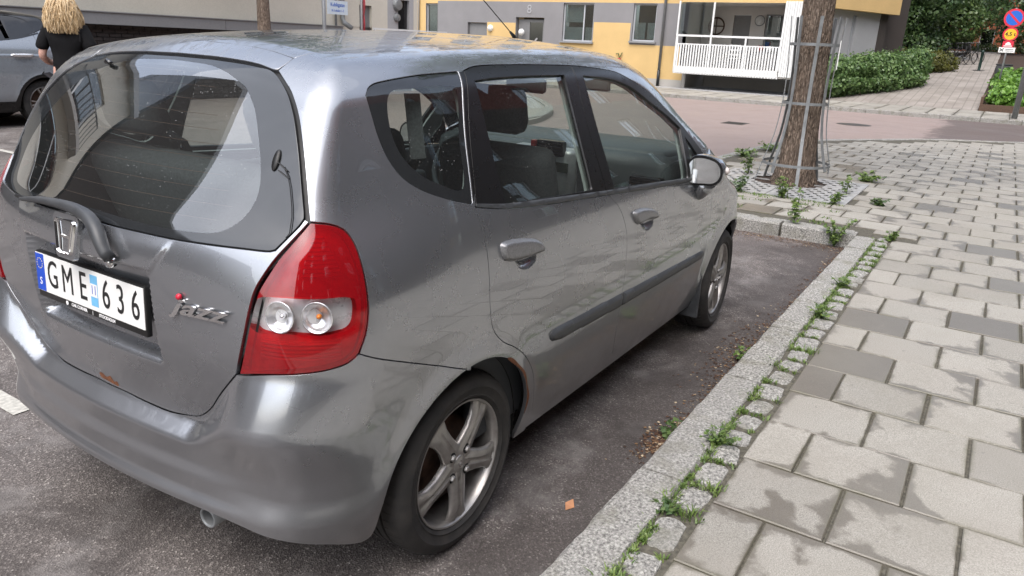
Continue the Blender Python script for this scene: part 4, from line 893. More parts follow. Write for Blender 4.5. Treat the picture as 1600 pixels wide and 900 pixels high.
# ================================================================ street, kerb and pavement
def structure(o): o['kind'] = 'structure'; return o
def stuff(o): o['kind'] = 'stuff'; return o
road = structure(mesh_obj('road', [(-80, -60, 0), (160, -60, 0), (160, 110, 0), (-80, 110, 0)], [(0, 1, 2, 3)], M['asphalt']))
def px_of(p):
    q = np.array(CR) @ (np.array(p) - np.array(CPOS)); return (512 + 741.8 * q[0] / q[2], 288 + 741.8 * q[1] / q[2], q[2])
curve_k = [(5.05, 1.45), (9.2, 1.32), (11.1, 1.22), (12.24, 1.08), (13.15, .55), (13.85, .05), (15.2, -.90), (15.95, -1.93), (16.5, -2.6), (17.1, -4.2), (17.3, -7), (17.3, -12)]
curve_s = cr(curve_k, .25)
poly_p = [(-30, -12), (-30, -1.2), (5.1, -1.2)] + [(5.1, 1.4)] + [(x - .05, y - .06) for x, y in curve_s[1:]]
pav = structure(mesh_obj('pavement', [(x, y, .103) for x, y in poly_p] + [(x, y, -.05) for x, y in poly_p],
    [tuple(range(len(poly_p)))[::-1]] + [(i, (i + 1) % len(poly_p), len(poly_p) + (i + 1) % len(poly_p), len(poly_p) + i) for i in range(len(poly_p))], M['mortar']))
def slab_mesh(name, lx, ly, h=.114, b=.0035, z0=.06, mat='slab'):
    x, y = lx / 2, ly / 2
    V = [(-x + b, -y + b, h), (x - b, -y + b, h), (x - b, y - b, h), (-x + b, y - b, h), (-x, -y, h - b), (x, -y, h - b), (x, y, h - b), (-x, y, h - b), (-x, -y, z0), (x, -y, z0), (x, y, z0), (-x, y, z0)]
    F = [(0, 1, 2, 3)] + [(4 + i, 4 + (i + 1) % 4, (i + 1) % 4, i) for i in range(4)] + [(8 + i, 8 + (i + 1) % 4, 4 + (i + 1) % 4, 4 + i) for i in range(4)]
    m = bpy.data.meshes.new(name); m.from_pydata(V, [], F); m.materials.append(M[mat]); return m, V, F
GX0, GP, GY0 = .191, .3505, -1.595
cand = []
for i in range(-10, 50):
    xa, xb = GX0 + GP * i, GX0 + GP * (i + 1); y0 = GY0 if i % 2 == 0 else GY0 - GP / 2
    for j in range(-10, 26):
        yb, ya = y0 - GP * j, y0 - GP * (j + 1)
        if xa < 5.27:
            xa_ = xa
            if yb > -1.415:
                if ya > -1.50: continue
                yb_ = -1.418
            else: yb_ = yb
        else: xa_, yb_ = xa, yb
        if xa < 5.27 <= xb and yb > -1.415: xa_, yb_ = 5.275, yb
        if xa_ >= xb - .05: continue
        c = ((xa_ + xb) / 2, (ya + yb_) / 2)
        if c[0] > 5.2:
            if not inside(poly_p, np.array([(xa_, ya), (xa_, yb_), (xb, ya), (xb, yb_)]) + (0.10, 0.10)).all(): continue
            if 6.40 < c[0] < 8.04 and -.85 < c[1] < .79: continue
        if ya < -9: continue
        u, v, d = px_of((c[0], c[1], .11)); vis = d > .2 and -60 < u < 1084 and -40 < v < 640
        cand.append((0 if vis else 1, d, xa_, xb, ya, yb_))
cand.sort(); near = [c for c in cand if c[0] == 0][:298]; rest = cand[len(near):]
meshes = {}
for _, d, xa, xb, ya, yb in near:
    k = (round(xb - xa, 2), round(yb - ya, 2))
    if k not in meshes: meshes[k] = slab_mesh('paving_slab', k[0] - .0085, k[1] - .0105)[0]
    o = bpy.data.objects.new('paving_slab', meshes[k]); COL.objects.link(o); o.parent = pav
    o.location = ((xa + xb) / 2 + random.uniform(-.002, .002), (ya + yb) / 2 + random.uniform(-.002, .002), random.uniform(-.0015, .0015)); o.rotation_euler = (random.uniform(-.004, .004), random.uniform(-.004, .004), random.uniform(-.004, .004))
mb = MB()
for _, d, xa, xb, ya, yb in rest:
    _, V, F = slab_mesh('tmp', xb - xa - .0085, yb - ya - .0105); mb.add([(x + (xa + xb) / 2, y + (ya + yb) / 2, z + random.uniform(-.001, .001)) for x, y, z in V], F)
o = stuff(mb.build('far_paving_slabs', M['slab_stuff'], pav))
# kerb stones: rough granite bars
def rough_bar(p, q, w, side, h0=.0, h1=.117, n=None, amp=.004):
    p, q = Vector((*p, 0)), Vector((*q, 0)); L = (q - p).length; t = (q - p) / L; nrm = Vector((-t.y, t.x, 0)) * side; n = n or max(3, int(L / .07)); g = .004
    V = []; prof = [(0, h0), (.0, h1 - .012), (.010, h1), (w * .5, h1 + .001), (w - .008, h1), (w, h1 - .012), (w, h0 + .05)]
    for i in range(n + 1):
        s = g + (L - 2 * g) * i / n
        for k, (a, z) in enumerate(prof):
            j = amp if k else amp * 1.2; V.append(p + t * (s + (random.uniform(-j, j) if 0 < i < n else random.uniform(0, j) * (1 if i == 0 else -1))) + nrm * (a + random.uniform(-j, j)) + Vector((0, 0, z + (random.uniform(-j, j) * .7 if 0 < k < 6 else 0))))
    m = len(prof); F = [(i * m + k, i * m + k + 1, (i + 1) * m + k + 1, (i + 1) * m + k) for i in range(n) for k in range(m - 1)] + [tuple(range(m))[::-1], tuple(range(n * m, (n + 1) * m))]
    if side > 0: F = [f[::-1] for f in F]
    return V, F
def kerb(p, q, w=.158, side=-1, **k):
    V, F = rough_bar(p, q, w, side, **k); o = mesh_obj('kerb_stone', V, F, M['granite'], pav, smooth=False); return o
x = -3.1
while x < 5.0:
    L = random.uniform(.78, 1.15); x2 = min(x + L, 5.06); 
    if 5.06 - x2 < .3: x2 = 5.06
    kerb((x, -1.142 + random.uniform(-.006, .006)), (x2, -1.142 + random.uniform(-.006, .006))); x = x2
mbk = MB(); V, F = rough_bar((-30, -1.142), (-3.1, -1.142), .158, -1, n=40); mbk.add(V, F); mbk.build('kerb_stone', M['granite'], pav)
y = -1.15
for L in (.62, .85, .75, .5): kerb((5.055, y), (5.055, y + L - .01), w=.16, side=-1); y += L
cum = cr(curve_k, .12); i = 0
while i < len(cum) - 3:
    j = min(i + random.choice((6, 7, 8)), len(cum) - 1)
    if len(cum) - 1 - j < 4: j = len(cum) - 1
    kerb(cum[i], cum[j], w=.15, side=-1, n=5); i = j
# setts between kerb and slabs
def sett(lx, ly):
    k = 14; out = []
    for i in range(k):
        a = 2 * math.pi * i / k; c, s = math.cos(a), math.sin(a); f = (abs(c) ** 7 + abs(s) ** 7) ** (-1 / 7)
        out.append((c * f * lx / 2 * random.uniform(.90, 1.02), s * f * ly / 2 * random.uniform(.90, 1.02)))
    V = [(x, y, .05) for x, y in out] + [(x, y, .098 + random.uniform(-.003, .003)) for x, y in out] + [(x * .92, y * .92, .111 + random.uniform(-.002, .002)) for x, y in out] + [(x * .5, y * .5, .1135 + random.uniform(-.003, .003)) for x, y in out] + [(0, 0, .1135)]
    F = [(r * k + i, r * k + (i + 1) % k, (r + 1) * k + (i + 1) % k, (r + 1) * k + i) for r in range(3) for i in range(k)] + [(3 * k + i, 3 * k + (i + 1) % k, 4 * k) for i in range(k)]
    return V, F
x = -1.6; sett_gaps = []
while x < 5.15:
    lx = random.choice((.12, .14, .155, .17, .19)) * random.uniform(.94, 1.06); V, F = sett(lx, random.uniform(.094, .116)); o = mesh_obj('sett', V, F, M['granite'], pav); o.location = (x + lx / 2, -1.360 + random.uniform(-.004, .004), random.uniform(-.006, .0)); o.rotation_euler = (0, 0, random.uniform(-.13, .13))
    x += lx; g = random.choice((.012, .02, .03, .055)); sett_gaps.append((x + g / 2, -1.36)); x += g
y = -1.12
while y < 1.3:
    ly = random.uniform(.2, .34); V, F = sett(.085, ly); o = mesh_obj('sett', V, F, M['granite'], pav); o.location = (5.265, y + ly / 2, -.004); y += ly + random.uniform(.01, .02)
# bay markings
for k, (xx, y0, y1) in enumerate(((-.375, 1.13, 3.6), (2.72, 7.4, 8.6))):
    structure(mesh_obj('bay_marking', [(xx - .038, y0, .004), (xx + .038, y0, .004), (xx + .038, y1, .004), (xx - .038, y1, .004)], [(0, 1, 2, 3)], M['marking']))
# tree pit: grate, soil
soil = stuff(mesh_obj('tree_pit_soil', [(7.47 + .62 * math.cos(a), -.03 + .62 * math.sin(a), .108) for a in np.linspace(0, 2 * math.pi, 24, endpoint=False)], [tuple(range(24))], M['soil']))
grate = thing('tree_grate', 'pale steel tree grate with rows of slots set in the paving around the trunk', 'tree grate', (7.22, -.03, 0))
def grate_quarter(sx, sy):
    # a quarter plate with a round cut-out at the tree and slots
    hx, hy = .25, 0; out = []; c0 = (.25, 0); r = .40
    R = ((-.80, 0) if sx < 0 else (0.25, .80)); x0, x1 = (-.80, .245) if sx < 0 else (.255, .80); y0, y1 = (.005, .80) if sy > 0 else (-.80, -.005)
    m = MB(); N = 22
    gx = np.linspace(x0, x1, N if sx < 0 else 12); gy = np.linspace(y0, y1, 15)
    for i in range(len(gx) - 1):
        for j in range(len(gy) - 1):
            cx, cy = (gx[i] + gx[i + 1]) / 2, (gy[j] + gy[j + 1]) / 2
            if math.hypot(cx - .25, cy) < r: continue
            edge = min(cx - x0, x1 - cx) < .03 or min(cy - y0, y1 - cy) < .05
            slot = (not edge) and (i + 2 * j) % 4 == 0 and math.hypot(cx - .25, cy) > r + .05
            if slot: m.box(gx[i], gx[i + 1], gy[j], gy[j] + .012, .104, .122); continue
            m.add([(gx[i], gy[j], .122), (gx[i + 1], gy[j], .122), (gx[i + 1], gy[j + 1], .122), (gx[i], gy[j + 1], .122)], [(0, 1, 2, 3)])
    for a, b in (((x0, y0), (x1, y0)), ((x1, y0), (x1, y1)), ((x1, y1), (x0, y1)), ((x0, y1), (x0, y0))):
        m.add([(a[0], a[1], .122), (b[0], b[1], .122), (b[0], b[1], .07), (a[0], a[1], .07)], [(0, 1, 2, 3)])
    return m
for sx in (-1, 1):
    for sy in (-1, 1): grate_quarter(sx, sy).build('grate_plate', M['grate'], grate)
MB().box(6.40, 8.04, -.86, .80, .05, .100).build('grate_bed', M['soil'], grate).location = (-7.22, .03, 0)
# far side of the cross street: kerb, slabs, rising path
KX = 23.55
SLP = lambda x: .118 + max(0, min(x, 50) - 27.4) * .095
fp = structure(MB().box(KX + .15, 29.2, -20, 40, -.05, .096).build('far_pavement', M['mortar']))
yy = -3.5
mk = MB()
while yy < 11:
    o = mesh_obj('kerb_stone', *rough_bar((KX, yy), (KX, yy + 1.0), .16, -1, h1=.12, n=5), M['granite'], fp); yy += 1.0
kr = MB()
for a, b in ((-20, -3.5), (11, 40)): V, F = rough_bar((KX, a), (KX, b), .16, -1, h1=.12, n=20); kr.add(V, F)
kr.build('kerb_stone', M['granite'], fp)
ms = {}
yy = -3.6; k = 0
while yy < 10.4:
    for x0, x1 in ((23.72, 25.6), (25.6, 27.35)) if yy < 3.6 else ((23.72, 25.0), (25.0, 26.3), (26.3, 27.35)):
        kk = round(x1 - x0, 2)
        if kk not in ms: ms[kk] = slab_mesh('paving_slab', kk - .02, .70 - .02, h=.120, b=.006)[0]
        o = bpy.data.objects.new('paving_slab', ms[kk]); COL.objects.link(o); o.parent = fp; o.location = ((x0 + x1) / 2, yy + .35, random.uniform(-.002, .002))
    yy += .70
mb = MB()
for a in np.arange(10.4, 38, .7):
    for x0, x1 in ((23.72, 25.6), (25.6, 27.35)):
        _, V, F = slab_mesh('tmp', x1 - x0 - .02, .68, h=.12); mb.add([(x + (x0 + x1) / 2, y + a + .35, z) for x, y, z in V], F)
for a in np.arange(-19.6, -3.7, .7):
    for x0, x1 in ((23.72, 25.6), (25.6, 27.35)):
        _, V, F = slab_mesh('tmp', x1 - x0 - .02, .68, h=.12); mb.add([(x + (x0 + x1) / 2, y + a + .35, z) for x, y, z in V], F)
stuff(mb.build('far_paving_slabs', M['slab_stuff'], fp))
structure(mesh_obj('gravel_bed', [(27.35, 3.9, .122), (33, 3.9, .122), (33, 10.2, .122), (27.35, 10.2, .122)], [(0, 1, 2, 3)], M['gravel']))
xs = [27.37, 30, 35, 40, 45, 50, 75, 110]
structure(mesh_obj('path', [(x, y, SLP(x)) for x in xs for y in (-1.3, 3.3)], [(2 * i + 1, 2 * i, 2 * i + 2, 2 * i + 3) for i in range(len(xs) - 1)], M['path']))
structure(mesh_obj('bank', [(x, y, SLP(x) - .03) for x in xs for y in (-40, 4.2)], [(2 * i + 1, 2 * i, 2 * i + 2, 2 * i + 3) for i in range(len(xs) - 1)], M['soil']))
# manhole, drain, traffic island
def at_ground(px, py, z):                                        # where a sight line of the survey meets a level
    d = np.array(CR).T @ np.array([(px - 800) / 1159.1, (py - 450) / 1159.1, 1]); t_ = (z - CPOS[2]) / d[2]; p = np.array(CPOS) + t_ * d; return p
p = (18.6, 1.02)
mh = MB().lathe([(0, .006), (.36, .006), (.40, .003)], 28, T(p[0], p[1], 0)).build('manhole_cover', M['cover'], None, True); tag(mh, 'round iron manhole cover in the cross street behind the guarded tree', 'manhole cover')
dr = MB().box(15.6, 16.2, 2.9, 3.4, .0, .006)
for i in range(6): dr.box(15.64 + i * .09, 15.67 + i * .09, 2.94, 3.36, .006, .012)
tag(dr.build('drain_grating', M['cover']), 'iron drain grating in the reddish asphalt beyond the front of the hatchback', 'drain')
isl = cr([(10.9, 5.9), (13.2, 6.5), (15.6, 8.0), (17.4, 9.8), (16.3, 10.1), (13.5, 8.8), (11.2, 7.0)], .4, True)
io = structure(mesh_obj('traffic_island', [(x, y, .10) for x, y in isl] + [(x, y, -.02) for x, y in isl], [tuple(range(len(isl)))] + [(i, (i + 1) % len(isl), len(isl) + (i + 1) % len(isl), len(isl) + i)[::-1] for i in range(len(isl))], M['slab_stuff']))
for i in range(0, len(isl) - 1, 3): mesh_obj('kerb_stone', *rough_bar(isl[i], isl[min(i + 3, len(isl) - 1)], .2, 1, h1=.125, n=3), M['granite'], io)
# ---- moss, grass and litter in the joints
def blades(pts, h, w, n, spread, lean=.5):
    V = []; F = []
    for (x, y, z) in pts:
        for _ in range(n):
            a = random.uniform(0, 6.28); r = random.random() ** .7 * spread; bx, by = x + r * math.cos(a), y + r * math.sin(a); hh = h * random.uniform(.4, 1.2); l = lean * hh * random.uniform(.2, 1.6); a2 = random.uniform(0, 6.28); ww = w * random.uniform(.6, 1.3)
            tx, ty = math.cos(a2 + 1.57) * ww, math.sin(a2 + 1.57) * ww; k = len(V)
            V += [(bx - tx, by - ty, z), (bx + tx, by + ty, z), (bx + math.cos(a2) * l * .5 - tx * .8, by + math.sin(a2) * l * .5 - ty * .8, z + hh * .65), (bx + math.cos(a2) * l * .5 + tx * .8, by + math.sin(a2) * l * .5 + ty * .8, z + hh * .65), (bx + math.cos(a2) * l, by + math.sin(a2) * l, z + hh * .9)]
            F += [(k, k + 1, k + 3, k + 2), (k + 2, k + 3, k + 4)]
    return V, F
pts = []; tuft = []
for i in range(420):
    x = random.uniform(-.4, 5.2); d = math.sin(x * 2.1 + 1) * .5 + math.sin(x * 5.7) * .35 + .45
    if random.random() < .25 + d * .6: pts.append((x, -1.303 + random.uniform(-.012, .016), .104))
for gx, gy in sett_gaps:
    for _ in range(6): 
        if random.random() < .5: pts.append((gx + random.uniform(-.012, .012), gy + random.uniform(-.05, .055), .104))
    if random.random() < .35: tuft.append((gx, gy - .035, .104))
    if random.random() < .45: tuft.append((gx + random.uniform(-.05, .05), -1.303, .098))
V, F = blades(pts, .017, .0028, 16, .020, 1.0); V2, F2 = blades(tuft, .034, .0030, 34, .042, 1.1); k = len(V)
far_p = [(random.uniform(5.3, 6.4), random.uniform(-.9, 1.2), .108) for _ in range(40)] + [(x, y - .1, .1) for x, y in curve_s[2:30] for _ in range(3)] + [(6.38, random.uniform(-.85, .8), .1) for _ in range(60)]
V3, F3 = blades(far_p, .03, .004, 16, .06, .8); k3 = k + len(V2)
stuff(mesh_obj('joint_grass', V + V2 + V3, F + [tuple(i + k for i in f) for f in F2] + [tuple(i + k3 for i in f) for f in F3], M['weed']))
def litter(pts, s):
    V = []; F = []; 
    for x, y, z in pts:
        a = random.uniform(0, 6.28); r = s * random.uniform(.4, 1.3); k = len(V)
        V += [(x + r * math.cos(a + t_) * (1 if t_ % 2 else .6), y + r * math.sin(a + t_), z + random.uniform(.0005, .004)) for t_ in (0, 1.6, 3.1, 4.7)]; F.append((k, k + 1, k + 2, k + 3))
    return V, F
pts = [(random.uniform(.9, 5.0), -1.135 + abs(random.gauss(0, .05)), .002) for _ in range(2600)] + [(5.03 - abs(random.gauss(0, .12)), random.uniform(-1.1, 1.2), .002) for _ in range(1800)] + [(7.47 + r * math.cos(a), -.03 + r * math.sin(a), .112) for r, a in [(random.uniform(.2, .55), random.uniform(0, 6.28)) for _ in range(700)]]
pts += [(1.0 + random.gauss(0, .09), -1.06 + random.gauss(0, .035), .002) for _ in range(350)] + [(2.2 + random.gauss(0, .3), -1.0 + random.gauss(0, .05), .002) for _ in range(300)]
V, F = litter(pts, .007); t = NT('leaf_litter'); r = t.n('NewGeometry').outputs['Random Per Island']; t.set('Base Color', t.ramp(r, [(0, (.035, .018, .010)), (.55, (.085, .04, .022)), (.85, (.17, .10, .05)), (.97, (.40, .32, .22))])).set('Roughness', .9)
stuff(mesh_obj('leaf_litter', V, F, t.m))
lf = mesh_obj('fallen_leaf', [(-.03, 0, .002), (0, -.018, .004), (.032, .004, .012), (.004, .02, .006), (.0, .0, .002)], [(0, 1, 4), (1, 2, 4), (2, 3, 4), (3, 0, 4)], M['dry_leaf']); lf.location = (.385, -.985, .002); tag(lf, 'single dry orange leaf lying on the asphalt beside the rear wheel', 'leaf')
# ================================================================ buildings
def facade(axis, at, depth, u0, u1, z0, z1, holes, color, mats, parent, name='wall', flip=1):
    """front skin of a wall in the plane axis=at; holes [(u0,u1,z0,z1)] get reveals of DEPTH; color(uc, zc) -> material index"""
    us = sorted({u0, u1, *[h[0] for h in holes], *[h[1] for h in holes], *color.cuts_u}); zs = sorted({z0, z1, *[h[2] for h in holes], *[h[3] for h in holes], *color.cuts_z})
    us = [u for u in us if u0 <= u <= u1]; zs = [z for z in zs if z0 <= z <= z1]; m = MB()
    P = (lambda u, z, d=0: (at + d, u, z)) if axis == 0 else (lambda u, z, d=0: (u, at + d, z))
    for a, b in zip(us, us[1:]):
        for c, d in zip(zs, zs[1:]):
            uc, zc = (a + b) / 2, (c + d) / 2
            if any(h[0] < uc < h[1] and h[2] < zc < h[3] for h in holes): continue
            m.add([P(a, c), P(b, c), P(b, d), P(a, d)], [(0, 1, 2, 3)], color(uc, zc))
    for h in holes:
        a, b, c, d = h; ci = color(a - .01, (c + d) / 2)
        for (p, q) in (((a, c), (b, c)), ((b, c), (b, d)), ((b, d), (a, d)), ((a, d), (a, c))):
            m.add([P(*p), P(*q), P(*q, depth), P(*p, depth)], [(0, 1, 2, 3)], ci)
    return m.build(name, mats, parent)
class Colr:
    def __init__(s, rects, default, cu=(), cz=()):
        s.r = rects; s.d = default; s.cuts_u = sorted({v for r in rects for v in r[:2]} | set(cu)); s.cuts_z = sorted({v for r in rects for v in r[2:4]} | set(cz))
    def __call__(s, u, z):
        for r in s.r:
            if r[0] < u < r[1] and r[2] < z < r[3]: return r[4]
        return s.d
def win(axis, at, u0, u1, z0, z1, parent, mulls=(), sill=True, sgn=1, fr=.06, inner=True, drape=None, fmat=None):
    """a window set into the wall: frame > pane; sgn = direction into the wall"""
    fm = fmat or M['frame_grey']
    def bx(m, a, b, c, d, e0, e1):
        e0, e1 = sorted((at + sgn * e0, at + sgn * e1))
        return m.box(e0, e1, a, b, c, d) if axis == 0 else m.box(a, b, e0, e1, c, d)
    m = MB(); bx(m, u0, u0 + fr, z0, z1, .10, .16); bx(m, u1 - fr, u1, z0, z1, .10, .16); bx(m, u0 + fr, u1 - fr, z1 - fr, z1, .10, .16); bx(m, u0 + fr, u1 - fr, z0, z0 + fr, .10, .16)
    for q in mulls: bx(m, q - fr / 2, q + fr / 2, z0 + fr, z1 - fr, .10, .155)
    w = m.build('window', fm, parent)
    bx(MB(), u0 + fr, u1 - fr, z0 + fr, z1 - fr, .127, .133).build('pane', M['glass_house'], w)
    if inner: bx(MB(), u0, u1, z0, z1, .60, .62).build('room_behind', M['room'], w)
    if drape:
        for a, b, c, d in drape: bx(MB(), a, b, c, d, .22, .23).build('curtain', M['curtain'], w)
    if sill: bx(MB(), u0 - .08, u1 + .08, z0 - .07, z0 - .005, -.10, .10).build('sill', M['ledge_metal'], w)
    return w
FX = 28.8
yb = thing('apartment_building', 'yellow and grey rendered apartment house with a white railed balcony across the street', 'building', (FX, 12, 0))
yb.location = (0, 0, 0)
H1 = (13.60, 15.10, 1.75, 3.32); H2 = (10.72, 11.75, 1.86, 3.34); H3 = (22.11, 22.83, .9, 3.24); HD = (16.05, 17.56, .12, 2.70); HH = (19.17, 20.28, .5, 2.42)
upw = [(a, a + 1.4, z, z + 1.5) for z in (4.6, 7.4) for a in (10.4, 13.4, 16.2, 19.2, 22)]
cl = Colr([(0, 30, 3.36, 13, 0), (22.85, 26, 0.3, 13, 0), (17.56, 19.15, .3, 2.45, 0), (11.83, 13.56, 1.0, 2.57, 0), (9.3, 15.2, .40, 1.72, 0), (0, 30, 0, .40, 2), (22.1, 22.85, 3.24, 13, 0)], 1)
facade(0, FX, .25, 9.35, 24.2, 0, 11, [H1, H2, H3, HD, HH] + upw, cl, [M['yellow'], M['grey_render'], M['conc']], yb)
win(0, FX, *H1, yb, mulls=(14.10,), drape=[(14.15, 15.05, 1.8, 2.35), (13.65, 14.06, 1.8, 2.35), (14.2, 15.0, 2.55, 3.3)])
win(0, FX, *H2, yb, drape=[(10.8, 11.15, 1.95, 2.6), (11.25, 11.6, 1.95, 2.6)]); win(0, FX, *H3, yb, drape=[(22.3, 22.8, .95, 3.2)], sill=False)
for h in upw: win(0, FX, *h, yb, mulls=((h[0] + h[1]) / 2,))
do = MB().box(FX + .18, FX + .24, 16.9, 17.5, .12, 2.62).box(FX + .18, FX + .24, 16.1, 16.2, .12, 2.62).box(FX + .18, FX + .24, 16.2, 16.9, 2.5, 2.62).box(FX + .18, FX + .24, 16.2, 16.9, .12, .3).build('door', M['door_grey'], yb)
MB().box(FX + .20, FX + .21, 16.2, 16.9, .3, 2.5).build('door_glass', M['glass_house'], do); MB().box(FX + .7, FX + .72, 16.05, 17.56, .12, 2.7).build('room_behind', M['room'], do)
text_mesh('door_number', '6', .75, .002, M['grey_wall'], T(FX + .19, 16.55, 1.55) @ rotZ(rad(-90)) @ rotX(rad(90)), do)
text_mesh('house_number', '8', .52, .01, M['grey_wall'], T(FX - .012, 16.85, 3.03) @ rotZ(rad(-90)) @ rotX(rad(90)), yb)
MB().box(FX + .12, FX + .16, 19.2, 20.25, .52, 2.4).build('hatch_door', M['door_grey'], yb)
for y_, z_ in ((18.95, 2.18), (17.22, 2.05)):
    MB().lathe([(0, .14), (.10, .12), (.15, .04), (.15, 0)], 16, T(FX, y_, z_) @ rotY(rad(-90))).build('wall_lamp', M['plate_white'], yb, True)
pi = MB(); pi.tube([(FX - .09, 10.34, 11), (FX - .09, 10.34, .75)], .055, 12); pi.build('downpipe', M['galv'], yb, True); MB().tube([(FX - .09, 10.34, .76), (FX - .09, 10.34, .12)], .062, 12).build('drain_shoe', M['dark_metal'], yb, True)
MB().tube([(FX - .06, 22.5 + .75, 9), (FX - .06, 22.5 + .75, .4)], .045, 10).build('downpipe', M['conc'], yb, True)
MB().box(FX, FX + .3, 24.2, 24.45, 0, 11).box(FX, 45, 24.45, 24.6, 0, 11).build('side_wall', M['yellow'], yb)
# loggia (set back) with balcony
lg = (4.55, 9.35)
LX = 30.6
cw = Colr([], 0); win_l = (5.45, 6.75, 1.75, 3.1); door_l = (7.35, 8.05, .95, 3.05)
facade(0, LX, .2, lg[0], lg[1], .9, 3.6, [win_l, door_l], cw, [M['white_wall']], yb, 'loggia_wall')
win(0, LX, *win_l, yb, fmat=M['ledge_metal'], mulls=(6.1,), drape=[(5.5, 6.7, 1.8, 3.0)]); MB().box(LX + .05, LX + .09, 7.36, 8.04, .95, 3.04).build('loggia_door', M['door_grey'], yb)
MB().box(FX, LX, 9.351, 9.50, .9, 3.6).build('loggia_wall', M['white_wall'], yb); MB().box(FX, LX, 4.40, 4.549, 0, 3.36).build('loggia_wall', M['white_wall'], yb)
MB().box(FX - .85, LX, lg[0], lg[1], 3.365, 3.6).build('loggia_ceiling', M['white_wall'], yb)
MB().box(FX, LX + 1.5, 9.2, 9.34, 0, .72).box(LX + .5, LX + .7, 4.4, 9.2, 0, .72).build('foundation', M['conc'], yb)
bal = MB().box(FX - .9, LX - .002, 4.6, 9.33, .72, .92).build('balcony', M['conc'], yb)
mt = MB(); XF = FX - .93
mt.box(XF - .03, XF + .03, 5.3, 9.4, 2.10, 2.17); 
for y_ in (9.35, 8.0, 6.65, 5.35): mt.box(XF - .025, XF + .025, y_ - .03, y_ + .03, .75, 2.10)
mt.box(XF - .02, XF + .02, 5.3, 9.4, 1.80, 1.84).box(XF - .02, XF + .02, 5.3, 9.4, .95, .99)
mt.build('railing', M['white_metal'], bal)
bars = MB(); y_ = 5.38
while y_ < 9.36: bars.box(XF - .045, XF - .02, y_ - .028, y_ + .028, .74, 1.83); y_ += .108
stuff(bars.build('railing_bars', M['white_metal'], bal))
cor = MB(); y_ = 5.32
while y_ < 9.36: cor.box(XF - .02, XF + .0, y_ - .015, y_ + .04, .70, .95); y_ += .108
cor.box(XF + .0, XF + .03, 5.3, 9.4, .70, .96); stuff(cor.build('balcony_edge', M['white_metal'], bal))
sp = MB(); y_ = 4.62
for y_ in np.arange(4.62, 5.32, .085): sp.box(XF - .02 + (.012 if int(y_ * 100) % 2 else 0), XF + .03, y_, y_ + .07, .78, 3.42)
sp.box(XF + .031, XF + .06, 4.6, 5.34, .78, 3.42); stuff(sp.build('balcony_screen', M['white_metal'], bal))
MB().box(XF, XF + .05, 9.36, 9.42, .75, 3.4).box(XF, XF + .05, 7.98, 8.04, 2.17, 3.36).build('balcony_post', M['white_metal'], bal)
MB().box(XF + .005, XF + .012, 8.05, 9.33, 2.2, 3.35).build('glazing', M['glass_house'], bal)
# side wall running back from the balcony corner, yellow upper storey jutting out over it
cu = Colr([], 0); uw = [(5.4, 6.9, z, z + 1.5) for z in (4.6, 7.4)]
facade(0, FX - .9, .2, 4.45, 9.34, 3.36, 11, uw, cu, [M['yellow']], yb, 'upper_wall')
for h in uw: win(0, FX - .9, *h, yb)
SWM = T(27.93, 4.44, 0) @ rotZ(math.atan2(2.55 - 4.44, 32.5 - 27.93)); SL = math.hypot(2.55 - 4.44, 32.5 - 27.93)
sw_ = MB()
for a_, b_, c_, d_ in ((.0, 2.6, 0, 3.25), (2.84, SL - .5, 0, 3.25), (2.6, 2.84, 0, 1.0), (2.6, 2.84, 3.1, 3.25)): sw_.box(a_, b_, 0, .25, c_, d_, M=SWM)
sw_.build('side_wall', M['grey_wall'], yb)
w_ = MB().box(2.6, 2.65, .1, .15, 1.0, 3.1, M=SWM).box(2.79, 2.84, .1, .15, 1.0, 3.1, M=SWM).build('window', M['frame_grey'], yb); MB().box(2.65, 2.79, .12, .13, 1.0, 3.1, M=SWM).build('pane', M['glass_house'], w_); MB().box(2.6, 2.84, .4, .42, 1.0, 3.1, M=SWM).build('room_behind', M['room'], w_)
MB().box(SL - .498, SL, -.03, .3, 0, 3.25, M=SWM).build('end_pier', M['dark_render'], yb)
MB().box(-.25, SL + .25, -.32, .25, 3.252, 11, M=SWM).build('upper_wall', M['yellow'], yb)
MB().box(SL, SL + 2, .3, .5, 0, 11, M=SWM).build('end_wall', M['dark_render'], yb)
MB().box(FX - 1.1, 45, 4.6, 24.7, 11.0, 11.3).build('roof', M['grey_metal'], yb)
# things on the balcony
ch = thing('balcony_chair', 'white slatted chair standing on the railed balcony behind its bars', 'chair', (FX - .3, 7.15, .92))
for y0, y1, z0, z1, x0, x1 in ((-.22, .22, .43, .47, -.2, .2),): MB().box(x0, x1, y0, y1, z0, z1).build('seat', M['white_metal'], ch)
bk = MB()
for z_ in (.55, .72, .88): bk.box(-.2, -.17, -.2, .2, z_, z_ + .06)
stuff(bk.build('backrest', M['white_metal'], ch))
for sx in (-.19, .17):
    for sy in (-.2, .18): MB().box(sx, sx + .03, sy, sy + .03, 0, .43 if sx > 0 else .95).build('leg', M['white_metal'], ch)
tb = thing('balcony_table', 'dark table on the balcony with small things standing on it', 'table', (FX + .1, 6.2, .92)); MB().box(-.4, .4, -.5, .5, .68, .72).build('tabletop', M['dark_metal'], tb)
for sx in (-.35, .31):
    for sy in (-.45, .41): MB().box(sx, sx + .04, sy, sy + .04, 0, .68).build('leg', M['dark_metal'], tb)
for k, (dy, c, lab) in enumerate(((.25, 'plate_white', 'round white pot on the balcony table nearest the screen of white boards'), (-.1, 'red_trim', 'small red pot in the middle of the balcony table'))):
    tag(MB().lathe([(0, 0), (.08, 0), (.12, .2), (.10, .22), (0, .20)], 14, T(FX - .05, 6.2 + (-dy), 1.64)).build('flower_pot', M[c], None, True), lab, 'pot')
